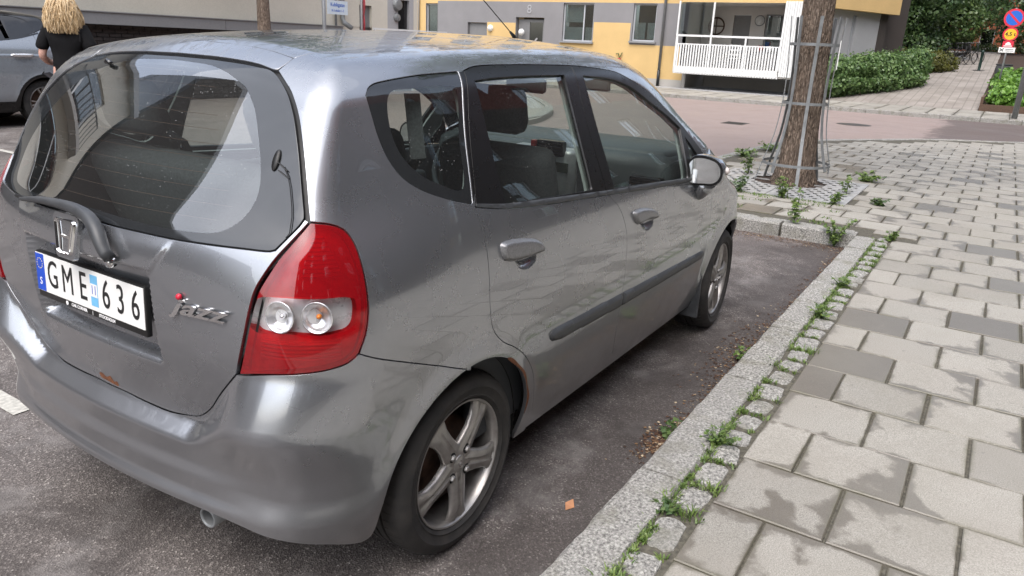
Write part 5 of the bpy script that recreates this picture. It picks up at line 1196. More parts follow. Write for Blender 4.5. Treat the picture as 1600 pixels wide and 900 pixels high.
wc = thing('wall_clock', 'round pale clock hanging on the loggia wall beside its door', 'clock', (LX - .03, 6.98, 2.85)); MB().lathe([(0, .02), (.17, .02), (.19, 0)], 24, rotY(rad(-90))).build('dial', M['curtain'], wc, True); MB().lathe([(.17, .0), (.19, .03), (.21, .0)], 24, rotY(rad(-90))).build('rim', M['galv'], wc, True)
tag(MB().lathe([(.30, 0), (.33, .03), (.36, 0)], 24, T(LX - .03, 8.75, 2.6) @ rotY(rad(-90))).tube([(LX - .04, 8.42, 2.6), (LX - .04, 9.08, 2.6)], .02).tube([(LX - .04, 8.75, 2.27), (LX - .04, 8.75, 2.93)], .02).build('garden_ornament', M['wood'], None), 'round wooden ornament on the loggia wall left of the door', 'ornament')
rb = thing('hanging_basket', 'small red hanging planter on the yellow wall below the right window', 'planter', (FX - .06, 12.2, .95)); MB().lathe([(0, 0), (.05, 0), (.07, .2), (0, .2)], 10).build('pot', M['red_trim'], rb, True); MB().tube([(0, 0, .2), (0, .05, .38), (0, .16, .36)], .02).tube([(0, 0, .2), (0, -.12, .42)], .02).build('stem', M['weed_dark'], rb)
# ---- cream building along the left side of the street
CY = 13.5
cb = thing('cream_building', 'long cream rendered building with a grey metal ledge over dark brick along the left', 'building', (0, 0, 0))
cwin = [(a, a + 1.5, z, z + 1.5) for z in (3.2, 6.0) for a in (-2.6, .9, 4.2, 7.6, 10.4)]
dr1 = (14.45, 14.95, .2, 2.36); dr2 = (16.06, 16.57, .2, 2.6)
ccl = Colr([(15.6, 17, 0, 9, 1)], 0, cz=(1.80,))
facade(1, CY, .2, -3.5, 16.75, 1.78, 8.6, cwin + [(dr1[0], dr1[1], 1.78, 2.36), (dr2[0], dr2[1], 1.78, 2.6)], ccl, [M['cream'], M['grey_wall']], cb)
facade(1, CY + .01, .2, 13.6, 16.75, 0, 1.78, [(dr1[0], dr1[1], .2, 1.78), (dr2[0], dr2[1], .2, 1.78)], ccl, [M['cream'], M['grey_wall']], cb)
for h in cwin: win(1, CY, *h, cb, mulls=((h[0] + h[1]) / 2,), fmat=M['white_metal'])
MB().box(dr1[0], dr1[1], CY + .1, CY + .14, .2, 2.36).build('door', M['door_grey'], cb); MB().box(dr2[0], dr2[1], CY + .1, CY + .14, .2, 2.6).build('door', M['black_gloss'], cb)
for a, b in ((-3.5, 4.05), (4.06, 9.9), (9.91, 13.6)): MB().box(a, b, CY - .22, CY - .002, 1.53, 1.755).box(a, b, CY - .25, CY - .004, 1.757, 1.775).build('metal_ledge', M['ledge_metal'], cb)
MB().box(-3.5, 13.6, CY + .03, CY + .06, 0, 1.53).build('plinth', M['mortar_dark'], cb)
bm_ = None; nb = 0; rest_b = MB()
for r in range(19):
    for k in range(66):
        x0 = -3.4 + k * .2605 + (.13 if r % 2 else 0); z0 = 1.53 - (r + 1) * .0785
        if x0 + .25 > 13.6: continue
        if 5.0 < x0 < 10.2 and r < 14 and nb < 296:
            if bm_ is None: bm_ = MB().box(0, .248, 0, .05, 0, .066, bev=0).build('brick', M['dark_brick'], cb); o = bm_
            else: o = bm_.copy(); COL.objects.link(o)
            o.location = (x0, CY - .012 + random.uniform(-.004, .004), z0); nb += 1
        else: rest_b.box(x0, x0 + .248, CY - .012, CY + .035, z0, z0 + .066)
stuff(rest_b.build('plinth_bricks', M['dark_brick'], cb))
pp = MB().tube([(13.72, CY - .09, 8.6), (13.72, CY - .09, 1.98), (13.74, CY - .12, 1.86), (13.86, CY - .30, 1.72)], .065, 12); pp.tube([(13.50, CY - .06, 8.6), (13.50, CY - .06, .3)], .03, 8); pp.build('downpipe', M['galv'], cb, True)
for bx0, z_ in ((-2.9, 5.4), (3.2, 5.4)):
    bo = MB().box(bx0, bx0 + 3.2, CY - 1.3, CY - .003, z_, z_ + .16).build('balcony', M['conc'], cb); b2 = MB().box(bx0, bx0 + 3.2, CY - 1.28, CY - 1.24, z_ + 1.05, z_ + 1.1)
    for q in np.arange(bx0, bx0 + 3.2, .12): b2.box(q, q + .025, CY - 1.275, CY - 1.25, z_ + .16, z_ + 1.05)
    stuff(b2.build('railing_bars', M['dark_metal'], bo))
MB().box(-3.7, 17, CY - .3, CY + 10, 8.6, 8.8).build('roof', M['grey_metal'], cb); MB().box(16.76, 16.95, CY, CY + 9, 0, 8.6).box(-3.5, -3.3, CY + .3, CY + 9, 0, 8.6).build('end_wall', M['cream'], cb)
rl = MB().box(14.0, 17.2, CY - .94, CY - .90, 1.72, 1.77); 
for q in (14.05, 14.8, 15.6, 16.3, 17.1): rl.box(q, q + .04, CY - .94, CY - .90, .1, 1.72)
tag(rl.build('handrail', M['white_metal']), 'white tubular handrail in front of the cream building by its dark door', 'handrail')
def plain_block(name, label, axis, at, u0, u1, z1, deep, wmat, rows, cols, sgn=1, ww=1.5, low=None):
    b = thing(name, label, 'building', (0, 0, 0)); hs = []
    for i in range(cols):
        for j in range(rows):
            a = u0 + (u1 - u0) * (i + .5) / cols - ww / 2; z = 1.5 + j * 3; hs.append((a, a + ww, z, z + 1.6))
    facade(axis, at, .2 * sgn, u0, u1, 0, z1, hs, Colr([(u0, u1, 0, 10.6, 1)] if low else [], 0), [wmat, low or wmat], b)
    for h in hs: win(axis, at, *h, b, sgn=sgn, sill=False, mulls=((h[0] + h[1]) / 2,))
    if axis == 1:
        lo, hi = sorted((at + sgn * .7, at + sgn * deep)); MB().box(u0, u1, *sorted((at + .02 * sgn, at + sgn * deep)), z1, z1 + .25).box(u0 + .01, u0 + .2, lo, hi, 0, z1).box(u1 - .2, u1 - .01, lo, hi, 0, z1).build('roof', M['grey_metal'], b)
    return b
plain_block('brown_building', 'tall dark brown rendered block beyond the cream building behind the camera', 1, CY + .3, -46, -3.75, 13.2, 12, M['dark_render'], 0, 0)
plain_block('red_building', 'red walled block along the right pavement seen mirrored in the car doors', 1, -12, -30, 60, 15.5, 10, M['red_render'], 4, 14, sgn=-1, low=M['dark_render'])  # unseen lower storeys coloured dark to cut red reflections in the car windows
fb = thing('brick_house', 'orange brick house at the far end of the sloping path behind the trees', 'building', (0, 0, 0))
fw = (-.50, .36, 2.66, 3.95)
facade(0, 62, .2, -9, 9, 1.5, 9, [fw, (-5, -4, 2.66, 3.95), (3, 4.2, 2.66, 3.95)], Colr([], 0), [M['orange_brick']], fb); win(0, 62, *fw, fb, mulls=()); win(0, 62, -5, -4, 2.66, 3.95, fb); win(0, 62, 3, 4.2, 2.66, 3.95, fb)
MB().box(61.5, 70, -9.3, 9.3, 9, 9.3).build('roof', M['grey_metal'], fb)
# ================================================================ trees, hedges, weeds
def leaf_quads(C, N, size, rng, up=.35):
    """a bent leaf (two quads) at every centre, facing roughly along N"""
    n = len(C); N = N + rng.normal(0, .55, (n, 3)) + np.array([0, 0, up]); N /= np.linalg.norm(N, axis=1, keepdims=True)
    a = rng.normal(0, 1, (n, 3)); u = np.cross(N, a); u /= np.maximum(np.linalg.norm(u, axis=1, keepdims=True), 1e-6); v = np.cross(N, u); s = size * rng.uniform(.6, 1.25, (n, 1)); L = u * s; Wd = v * s * .36
    V = np.stack([C - L * .5, C - L * .05 + Wd - N * s * .06, C + L * .5 - N * s * .10, C - L * .05 - Wd - N * s * .06], 1).reshape(-1, 3)
    i = np.arange(n) * 4; F = np.stack([i, i + 1, i + 2, i + 3], 1); return V, F
def crown(blobs, n, size, rng, shell=.75):
    """leaves spread through lumpy clumps: blobs [(x,y,z,r)]"""
    C = []; N = []
    tot = sum(b[3] ** 2 for b in blobs)
    for x, y, z, r in blobs:
        k = int(n * r * r / tot); d = rng.normal(0, 1, (k, 3)); d /= np.linalg.norm(d, axis=1, keepdims=True)
        rr = r * (shell + (1 - shell) * rng.random((k, 1)) ** .6) * (1 + .22 * np.sin(d[:, :1] * 5 + x) * np.cos(d[:, 1:2] * 4 + y + d[:, 2:3] * 6)) * rng.uniform(.8, 1.12, (k, 1))
        C.append(np.array([x, y, z]) + d * rr * np.array([1, 1, .85])); N.append(d)
    return leaf_quads(np.concatenate(C), np.concatenate(N), size, rng)
def limb(mb, p, q, r0, r1, n=8, wob=.08, k=6):
    p, q = Vector(p), Vector(q); pts = []; L = (q - p).length
    for i in range(k + 1):
        t_ = i / k; pts.append(p.lerp(q, t_) + Vector((random.uniform(-1, 1), random.uniform(-1, 1), random.uniform(-1, 1))) * wob * L * math.sin(t_ * math.pi) * .5)
    mb.tube(pts, [r0 + (r1 - r0) * i / k for i in range(k + 1)], n); return pts
def tree(name, label, base, h, r0, blobs, n, size, mat, seed, group=None, lean=(0, 0)):
    rng = np.random.default_rng(seed); t_ = thing(name, label, 'tree', base, 0, group)
    m = MB(); top = (lean[0], lean[1], h); m.tube([(0, 0, 0), (lean[0] * .3, lean[1] * .3, h * .33), (lean[0] * .7, lean[1] * .7, h * .7), top], [r0 * 1.25, r0 * .9, r0 * .7, r0 * .45], 10)
    tk = m.build('trunk', M['bark'], t_, True); m = MB()
    for x, y, z, r in blobs:
        limb(m, (lean[0] * .7, lean[1] * .7, min(h * .75, z)), (x, y, z), r0 * .35, .02)
    m.build('limb', M['bark'], tk, True)
    V, F = crown(blobs, n, size, rng); mesh_obj('crown', V, F, mat, t_); return t_
# --- the street tree beside the kerb: furrowed trunk
tx, ty = 7.47, -.07
t_ = thing('street_tree', 'thick furrowed tree trunk standing in the grate inside steel guard bars', 'tree', (tx, ty, .10))
V = []; F = []; nk = 150; hs = list(np.arange(0, 3.6, .035)); rngb = np.random.default_rng(3)
ph = rngb.uniform(0, 6.28, 9); fq = (11, 17, 23, 31, 37, 43, 7, 5, 3)
for z in hs:
    rb = .148 + .075 * math.exp(-z / .20) + .035 * math.exp(-z / .8) + .03 * sst((z - 2.7) / .9)
    for i in range(nk):
        a = 2 * math.pi * i / nk; w = sum(math.sin(f_ * a + p_ + 1.8 * math.sin(z * (2.1 + .3 * j) + p_ * 2 + f_)) for j, (f_, p_) in enumerate(zip(fq[:6], ph))) / 6
        lump = .018 * math.sin(3 * a + z * .9) + .012 * math.sin(5 * a + 2 + z * .5) + .03 * math.exp(-z / .3) * math.sin(5 * a + .5)
        r = rb + lump + .016 * (abs(w) ** .7) * 1.6 - .010 + random.uniform(-.002, .002); V.append((r * math.cos(a) + .012 * z, r * math.sin(a) * 1.0 + .006 * z, z))
k = len(hs); F = [(i * nk + j, i * nk + (j + 1) % nk, (i + 1) * nk + (j + 1) % nk, (i + 1) * nk + j) for i in range(k - 1) for j in range(nk)]
trk = mesh_obj('trunk', V, F, M['bark'], t_, smooth=True)
m = MB(); bl = []
for a, e, L in ((.4, 1.0, 2.6), (2.2, .9, 2.5), (3.6, 1.1, 2.9), (5.0, .85, 2.3), (1.3, 1.3, 3.2)):
    q = (math.cos(a) * math.cos(e) * L + .04, math.sin(a) * math.cos(e) * L, 3.5 + math.sin(e) * L); limb(m, (.04, .02, 3.45), q, .10, .03); bl.append((q[0] * 1.1, q[1] * 1.1, q[2] + .4, 1.25))
m.build('limb', M['bark'], trk, True)
V, F = crown(bl, 9000, .14, np.random.default_rng(5)); mesh_obj('crown', V, F, M['leaf_light'], t_)
gd = thing('tree_guard', 'galvanised tree guard of flat bars and rings round the thick trunk', 'tree guard', (tx + .02, ty, .10))
for i in range(8):
    a = rad(18 + 45 * i); rr = [(.43, .0) if i % 3 else (.37, .14), (.365, .26), (.285, .55), (.245, .95), (.250, 1.35), (.270, 1.62), (.285, 1.84)] if i != 5 else [(.41, .20), (.36, .34), (.285, .6), (.245, .95), (.250, 1.35), (.270, 1.62), (.285, 1.84)]
    MB().tube([(r * math.cos(a), r * math.sin(a), z) for r, z in cr(rr, .12)], .02, flat=(.036, .008), up=(math.cos(a), math.sin(a), 0)).build('guard_bar', M['galv'], gd)
for z, r in ((.24, .372), (.92, .240), (1.55, .258)):
    m = MB(); n_ = 40; V = [((r + d) * math.cos(2 * math.pi * i / n_), (r + d) * math.sin(2 * math.pi * i / n_), z + h) for i in range(n_) for d, h in ((-.004, -.015), (.004, -.015), (.004, .015), (-.004, .015))]
    m.add(V, [(i * 4 + j, i * 4 + (j + 1) % 4, ((i + 1) % n_) * 4 + (j + 1) % 4, ((i + 1) % n_) * 4 + j) for i in range(n_) for j in range(4)]).build('guard_ring', M['galv'], gd)
MB().box(-.03, .03, -.004, .004, 0, .30, M=T(.02 - .09, -.28, 1.30) @ rotZ(rad(10))).build('guard_tag', M['plate_white'], gd)
# --- a second trunk across the street by the cream building
tree('street_tree', 'slim street tree trunk in front of the cream wall, left of the street sign', (9.35, 11.3, 0), 4.6, .155, [(.6, .3, 5.2, 1.2), (-.7, -.2, 5.4, 1.2), (0, .8, 6, 1.3), (0, -.8, 6, 1.2)], 5000, .15, M['leaf_light'], 11)
# --- hedges
def hedge(name, label, pts, n, size, mat, seed, cat='hedge', core=True):
    rng = np.random.default_rng(seed); h = thing(name, label, cat, (0, 0, 0))
    V, F = crown(pts, n, size, rng, .55); mesh_obj('foliage', V, F, mat, h); m = MB()
    for x, y, z, r in pts:
        for _ in range(2): limb(m, (x + random.uniform(-.2, .2), y + random.uniform(-.2, .2), SLP(x) - .05), (x + random.uniform(-.3, .3) * r, y + random.uniform(-.3, .3) * r, z + r * .4), .03, .01, 5)
    m.build('stems', M['bark'], h); return h
R_ = np.random.default_rng(21)
hedge('hedge', 'rounded light green leafy hedge left of the sloping path', [(x + R_.uniform(-.1, .1), y + R_.uniform(-.1, .1), SLP(x) + zz + R_.uniform(-.08, .1), .56 + R_.uniform(-.06, .1)) for x, y in ((27.75, 3.75), (28.1, 3.5), (28.5, 3.25), (29.0, 3.0), (29.5, 2.75), (30.1, 2.5), (30.7, 2.2), (31.3, 1.9), (31.9, 1.65), (32.5, 1.45), (33.1, 1.3)) for zz in (.42, .92)], 42000, .115, M['hedge'], 1)
hedge('hedge', 'brownish green bush hedge behind the light green one beside the path', [(36.5 + i * .8, 1.9 - i * .42, SLP(37) + .50, .58) for i in range(4)] + [(37 + i * .8, 2.4 - i * .4, SLP(37) + .6, .58) for i in range(4)], 7000, .13, M['bush'], 2)
# planter with bright leaves on the right of the path, with a wooden edge
pl = thing('planter_bed', 'raised bed of bright green leaves with a dark wooden edge right of the path', 'planter', (0, 0, 0))
MB().box(27.45, 27.53, -4.5, -1.32, .0, .33).box(27.53, 33, -1.40, -1.32, .05, .55).build('wooden_edge', M['wood'], pl)
V, F = crown([(27.9 + R_.uniform(0, 1) + i * .55, -1.75 - R_.uniform(0, .25) - j * .55, .42 + .13 * i + R_.uniform(-.06, .08), .38) for i in range(7) for j in range(5)], 12000, .15, R_, .5); mesh_obj('foliage', V, F, M['planter_leaf'], pl)
# background trees
def blob_set(seed, n, rx, ry, z0, z1, r0, r1):
    g = np.random.default_rng(seed); return [(g.uniform(-rx, rx), g.uniform(-ry, ry), g.uniform(z0, z1), g.uniform(r0, r1)) for _ in range(n)]
GT = 'leafy trees beyond the far pavement'
tree('leafy_tree', 'dense dark green tree right behind the grey end wall of the yellow house', (41.5, 3.3, 1.4), 5, .16, blob_set(31, 20, 1.3, 1.7, .6, 6.0, .9, 1.4), 34000, .17, M['leaf'], 31, GT)
tree('leafy_tree', 'dense tree with lighter leaves right of the dark one, above the parked bicycles', (45, 1.6, 1.8), 5, .16, blob_set(32, 18, 1.3, 1.4, 1.3, 6, .9, 1.3), 28000, .17, M['leaf_light'], 32, GT)
tree('leafy_tree', 'tall grey green tree in front of the brick house wall', (55, .6, 2.25), 6, .10, blob_set(33, 16, 1.2, 2.6, 2.6, 6.5, .9, 1.4), 24000, .18, M['leaf_light'], 33, GT, lean=(.2, -.5))
tree('leafy_tree', 'broad tree behind the no parking sign at the right edge', (50, -3.2, 2.2), 5, .15, blob_set(34, 18, 1.4, 2.8, 1.4, 6.5, 1.0, 1.4), 26000, .18, M['leaf'], 34, GT)
tree('leafy_tree', 'farthest tree whose crown closes the view over the path', (58, 4.2, 2.25), 6, .18, blob_set(35, 12, 2, 3.4, 1.5, 8, 1.4, 2.0), 14000, .22, M['leaf'], 35, GT)
tree('leafy_tree', 'high tree crown over the roof of the brick house', (66, -2, 2.25), 9, .2, blob_set(36, 14, 2, 6, 5, 13, 1.6, 2.4), 14000, .26, M['leaf_light'], 36, GT)
hedge('bush', 'low dark bush at the foot of the brick house wall', [(59, .3 - i * .9, 2.55, .5) for i in range(5)], 3500, .12, M['leaf'], 41, 'bush')
# --- weeds growing from the joints
def weed(name, label, loc, h, n, spread, size, mat, seed, group):
    rng = np.random.default_rng(seed); w = thing(name, label, 'weed', loc, 0, group); m = MB(); C = []; N = []
    for i in range(n):
        a = rng.uniform(0, 6.28); r = spread * rng.uniform(.2, 1); hh = h * rng.uniform(.5, 1.05); p = Vector((r * math.cos(a), r * math.sin(a), hh)); c = [(0, 0, 0), tuple(p * .5 + Vector((0, 0, hh * .12))), tuple(p)]
        m.tube(c, [.0028, .0022, .001], 5)
        for k in range(int(6 + hh * 55)):
            t_ = rng.uniform(.12, 1.02); q = p * t_ + Vector((0, 0, hh * .12 * math.sin(t_ * math.pi))); b = rng.uniform(0, 6.28); C.append(q + Vector((math.cos(b), math.sin(b), 0)) * size * rng.uniform(.3, .9) * (1.15 - .5 * t_)); N.append((math.cos(b) * .4, math.sin(b) * .4, 1))
    m.build('stem', M['weed_dark'], w)
    V, F = leaf_quads(np.array([tuple(c) for c in C]), np.array(N), size, rng, .6); mesh_obj('leaves', V, F, mat, w); return w
GW = 'weeds in the paving'
weed('weed', 'tall upright weed at the inner edge of the parking bay kerb', (5.16, -.62, .10), .34, 4, .05, .050, M['weed'], 1, GW)
weed('weed', 'broad bushy weed in the inside corner of the parking bay kerb', (5.02, -1.0, .0), .25, 14, .14, .034, M['weed'], 2, GW)
weed('weed', 'bushy weed at the near edge of the grate in front of the trunk', (6.38, -.22, .10), .24, 11, .14, .042, M['weed'], 3, GW)
weed('weed', 'weed sprouting at the near edge of the grate toward the car bonnet', (6.38, .24, .10), .18, 10, .16, .040, M['weed_dark'], 4, GW)
weed('weed', 'small weed at the near right corner of the grate', (6.42, -.72, .10), .16, 7, .10, .045, M['weed'], 5, GW)
weed('weed', 'spindly weed standing on the right part of the grate', (7.15, -.72, .12), .20, 4, .07, .05, M['weed'], 6, GW)
weed('weed', 'small weed between slabs right of the grate corner', (6.70, -1.10, .11), .09, 9, .14, .05, M['weed_dark'], 7, GW)
weed('weed', 'large weed behind the trunk on the car side', (7.65, .50, .10), .36, 7, .13, .05, M['weed'], 8, GW)
weed('weed', 'weed on the kerb in the corner where granite kerb and setts meet', (5.08, -1.40, .10), .10, 9, .09, .035, M['weed'], 9, GW)
weed('weed', 'small leafy weed at the foot of the kerb face on the asphalt', (1.06, -1.10, .0), .08, 5, .06, .034, M['weed_dark'], 10, GW)
weed('weed', 'feathery weed on the joint behind the near kerb', (.93, -1.31, .10), .085, 16, .10, .019, M['weed'], 11, GW)
weed('weed', 'rosette weed beside the nearest sett but one', (.42, -1.31, .10), .035, 8, .045, .024, M['weed_dark'], 12, GW)
weed('weed', 'pale weed tuft halfway along the setts', (2.72, -1.33, .10), .085, 14, .10, .022, M['weed'], 13, GW)
weed('weed', 'pale weed tuft along the setts just before the corner', (3.45, -1.31, .10), .07, 12, .08, .022, M['weed'], 14, GW)
weed('weed', 'tiny weed under the kerb face midway along the bay', (2.05, -1.10, .0), .08, 5, .05, .035, M['weed'], 15, GW)
for k, (x, y) in enumerate(((10.4, .95), (9.4, 1.05), (5.45, .35), (8.3, -.75))): weed('weed', ('low weed at the far kerb behind the tree', 'low spreading weed on the kerb left behind the tree', 'low weed by the bonnet of the car', 'low weed behind the far corner of the grate')[k], (x, y, .10), .13, 12, .22, .06, M['weed'], 20 + k, GW)
# ================================================================ signs, poles, bicycles, second car, person
def disc(r, z0, z1, Mx, n=32): return MB().lathe([(0, z1), (r, z1), (r, z0), (0, z0)], n, Mx)
SG = rotY(rad(-90))                                              # local z -> -x
px_, py_ = 30.0, -1.68
sp = thing('no_parking_sign', 'no parking disc on a pole over a yellow 4,5 t disc and two plates', 'road sign', (px_, py_, SLP(px_)))
MB().tube([(0, 0, 0), (0, 0, 3.05)], .032, 12).build('pole', M['galv'], sp, True)
zo = SLP(px_)
def face(z): return T(-.045, 0, z - zo) @ SG @ rotZ(rad(-90))   # local x -> viewer's right (-y), local y up
def fmat(z, off=.0): return Matrix(((0, 0, -1, -.045 - off), (-1, 0, 0, 0), (0, 1, 0, z - zo), (0, 0, 0, 1)))
d1 = disc(.30, -.008, 0, fmat(3.09)).build('sign_disc', M['sign_red'], sp); disc(.235, .0, .004, fmat(3.09)).build('sign_field', M['sign_blue'], d1)
MB().box(-.235, .235, -.032, .032, .0045, .007, M=fmat(3.09) @ rotZ(rad(-45))).build('sign_bar', M['sign_red'], d1)
d2 = disc(.225, -.008, 0, fmat(2.57)).build('sign_disc', M['sign_red'], sp); disc(.175, .0, .004, fmat(2.57)).build('sign_field', M['sign_yellow'], d2)
text_mesh('sign_text', '4,5 t', .17, .001, M['plate_black'], fmat(2.57, .006), d2, bold=.003)
d3 = MB().box(-.16, .16, -.10, .10, -.008, 0, M=fmat(2.25)).build('sign_plate', M['sign_red'], sp)
mk = MB(); mk.add([fmat(2.25, .002) @ Vector((.085 * math.cos(a), -.03 + .095 * math.sin(a), 0)) for a in np.linspace(0, math.pi, 16)], [tuple(range(16))]); mk.box(-.12, .12, -.075, -.045, .0, .003, M=fmat(2.25)); mk.build('hand_mark', M['plate_white'], d3)
d4 = MB().box(-.24, .24, -.085, .085, -.008, 0, M=fmat(2.06)).build('sign_plate', M['plate_white'], sp)
xm = MB()
for a in (40, -40): xm.box(-.075, .075, -.012, .012, .0, .003, M=fmat(2.06) @ T(-.15, 0, .001 if a > 0 else .0) @ rotZ(rad(a)))
for z_ in (.02, -.03): xm.box(-.04, .19, z_ - .008, z_ + .008, 0, .002, M=fmat(2.06))
stuff(xm.build('sign_print', M['dark_metal'], d4))
lp = MB().tube([(0, 0, 0), (0, 0, 5.5)], .075, 14).build('lamp_post', M['galv'], None, True); lp.location = (24.2, -2.30, .1); tag(lp, 'thick grey lamp post on the far kerb at the right edge', 'lamp post')
bn = thing('litter_bin', 'black litter bin behind the bed of bright leaves under the no parking sign', 'bin', (33, -1.70, SLP(33))); MB().box(-.22, .22, -.26, .26, .15, .92, bev=.03).build('body', M['dark_metal'], bn, angle=40); MB().box(-.24, .24, -.28, .28, .92, .96, bev=.01).build('rim', M['dark_metal'], bn); MB().box(-.04, .04, -.04, .04, 0, .15).build('foot', M['dark_metal'], bn)
bo = thing('bollard', 'slim dark green bollard standing in the middle of the sloping path', 'bollard', (39.8, -.70, SLP(39.8))); MB().lathe([(.075, 0), (.06, .06), (.055, .78), (.07, .80), (.07, .86), (0, .90)], 14).build('post', simple('dark_green_paint', (.012, .035, .028), .4), bo, True); MB().lathe([(.0, .02), (.22, .015), (.24, 0)], 16).build('base', M['cover'], bo, True)
# bicycles
def bicycle(label, loc, rz):
    b = thing('bicycle', label, 'bicycle', loc, rz, 'bicycles by the bush')
    for x in (-.52, .52):
        w = MB(); w.tube([(x + .33 * math.cos(a), 0, .345 + .33 * math.sin(a)) for a in np.linspace(0, 2 * math.pi, 30)], .018, 6, caps=False); wo = w.build('wheel', M['tyre'], b, True)
        s_ = MB()
        for a in np.linspace(0, math.pi, 8, endpoint=False): s_.tube([(x - .32 * math.cos(a), 0, .345 - .32 * math.sin(a)), (x + .32 * math.cos(a), 0, .345 + .32 * math.sin(a))], .003, 3)
        stuff(s_.build('spokes', M['chrome'], wo))
    MB().tube([(-.52, 0, .345), (-.12, 0, .30), (.40, 0, .78), (-.18, 0, .80), (-.52, 0, .345)], .018, 8).tube([(-.12, 0, .30), (-.22, 0, .95)], .018, 8).tube([(.52, 0, .345), (.36, 0, .98)], .016, 8).build('frame', M['dark_metal'], b, True)
    MB().box(-.36, -.10, -.07, .07, .94, 1.0, bev=.02).build('saddle', M['seal'], b, angle=40); MB().tube([(.25, -.28, 1.02), (.36, -.1, 1.04), (.36, .1, 1.04), (.25, .28, 1.02)], .013, 8).build('handlebar', M['galv'], b, True)
    MB().tube([(-.52, 0, .345), (-.3, 0, .31), (-.12, 0, .30)], .03, 6).build('chain_guard', M['galv'], b)
    return b
for k, (dx, dy, lab) in enumerate(((0, .62, 'leftmost bicycle of the row by the brown bush'), (.3, .28, 'middle bicycle of the row by the brown bush'), (.5, -.06, 'rightmost bicycle of the row, nearest the bollard'))): bicycle(lab, (41.8 + dx, dy, SLP(41.8 + dx)), rad(-62 + 6 * k))
wt = thing('parked_trailer', 'white roofed vehicle half hidden behind the bicycles', 'vehicle', (47.5, .75, SLP(47.5))); MB().box(-1.2, 1.2, -.6, .6, .3, .62, bev=.06).build('body', M['dark_metal'], wt, angle=40); MB().box(-1.25, 1.25, -.65, .65, .62, .72, bev=.04).build('roof', M['plate_white'], wt, angle=40)
for sx in (-.8, .8):
    for sy in (-.5, .5): MB().lathe([(0, -.06), (.3, -.06), (.3, .06), (0, .06)], 16, T(sx, sy, .3) @ rotX(rad(90))).build('wheel', M['tyre'], wt)
# left side: street name sign, poles
ps = thing('street_sign', 'pale blue street name plate on a grey pole in front of the cream wall', 'street sign', (10.75, 11.0, 0)); MB().tube([(0, 0, 0), (0, 0, 3.4)], .045, 12).build('pole', M['grey_metal'], ps, True)
ang = rad(0); PM = Matrix(((math.cos(ang), 0, math.sin(ang), .06), (math.sin(ang), 0, -math.cos(ang), -.05), (0, 1, 0, 2.14), (0, 0, 0, 1)))
sb = MB().box(0, .62, -.17, .12, -.01, 0, M=PM).build('sign_plate', M['sign_back'], ps)
text_mesh('sign_text', 'Kubikgatan', .115, .001, M['sign_blue'], PM @ T(.31, .03, .003), sb, sx=.85); text_mesh('sign_text', 'N. Lokaler 1-3', .075, .001, M['sign_blue'], PM @ T(.31, -.09, .003), sb, sx=.85)
p2 = thing('road_sign', 'blue and red disc over a yellow disc, both seen almost edge on', 'road sign', (12.45, 11.5, 0)); MB().tube([(0, 0, 0), (0, 0, 2.6)], .03, 10).build('pole', M['grey_metal'], p2, True)
def emat(z, off): 
    a = rad(-38); return Matrix(((-math.sin(a), 0, math.cos(a), math.cos(a) * off), (math.cos(a), 0, math.sin(a), math.sin(a) * off), (0, 1, 0, z), (0, 0, 0, 1)))
for z_, mat_ in ((2.28, 'sign_blue'), (1.83, 'sign_yellow')):
    e = disc(.27 if z_ > 2 else .2, -.008, 0, emat(z_, .05)).build('sign_disc', M['sign_red'], p2); disc(.2 if z_ > 2 else .16, 0, .004, emat(z_, .05)).build('sign_field', M[mat_], e)
p3 = MB().tube([(0, 0, 0), (0, 0, 6)], .05, 12).build('lamp_post', M['galv'], None, True); p3.location = (17.4, 14.2, 0); tag(p3, 'slim grey lamp post beside the dark door at the end of the cream house', 'lamp post')
tag(MB().lathe([(0, .12), (.14, .1), (.18, 0)], 14, T(16.0, CY, 2.45) @ rotX(rad(90))).lathe([(0, .1), (.10, .08), (.12, 0)], 12, T(15.98, CY, 2.1) @ rotX(rad(90))).build('bell_fixture', M['galv']), 'grey fixture with two round bells on the wall beside the dark door', 'wall fixture')
# ---------------------------------------------------------------- the other car
sW = nspline([.1, .25, .4, .6, .8, 1.0, 1.12, 1.22, 1.35, 1.5, 1.62, 1.8], [.72, .82, .88, .905, .908, .893, .872, .83, .765, .69, .62, .5])
sZ = nspline([-.9, -.6, -.3, .1, .6, 1.1, 1.4, 1.7, 2.0, 2.25, 2.5, 3.0, 3.25, 3.4, 3.6], [1.42, 1.54, 1.615, 1.66, 1.68, 1.665, 1.60, 1.46, 1.28, 1.13, 1.08, 1.01, .92, .78, .5])
sX = nspline([.1, .3, .5, .75, .95, 1.1, 1.3, 1.5, 1.62], [-.66, -.76, -.79, -.78, -.77, -.72, -.60, -.45, -.32])
def F_suv(p):
    x, a, z = p[..., 0], np.abs(p[..., 1]), p[..., 2]; w = sW(z) * np.interp(x, [-.8, -.4, 0, 2.6, 3.1, 3.5], [.94, .975, 1, 1, .95, .86])
    for wx in (0., 2.63): w = w + .018 * np.exp(-((np.hypot(x - wx, z - .34) - .40) / .05) ** 2) * sst((z - .25) / .2)
    w = w - .010 * np.exp(-((z - .56 - .03 * x) / .10) ** 2) * sst((x - .35) / .3) * sst((2.2 - x) / .3) + .008 * np.exp(-((z - 1.03) / .02) ** 2)
    f = rmax(a - w, (sX(z) + .12 * a * a - x) * .93, .2); f = rmax(f, (x - (3.42 - .3 * a * a)) * .95, .25); f = rmax(f, (z - (sZ(x) - .10 * a * a)) * .97, .09); return rmax(f, .2 - z, .03)
SB = Body(F_suv, 2.5, .8); SCZ = SB.smid; SE = SB.XA + SB.KS * math.pi / 2
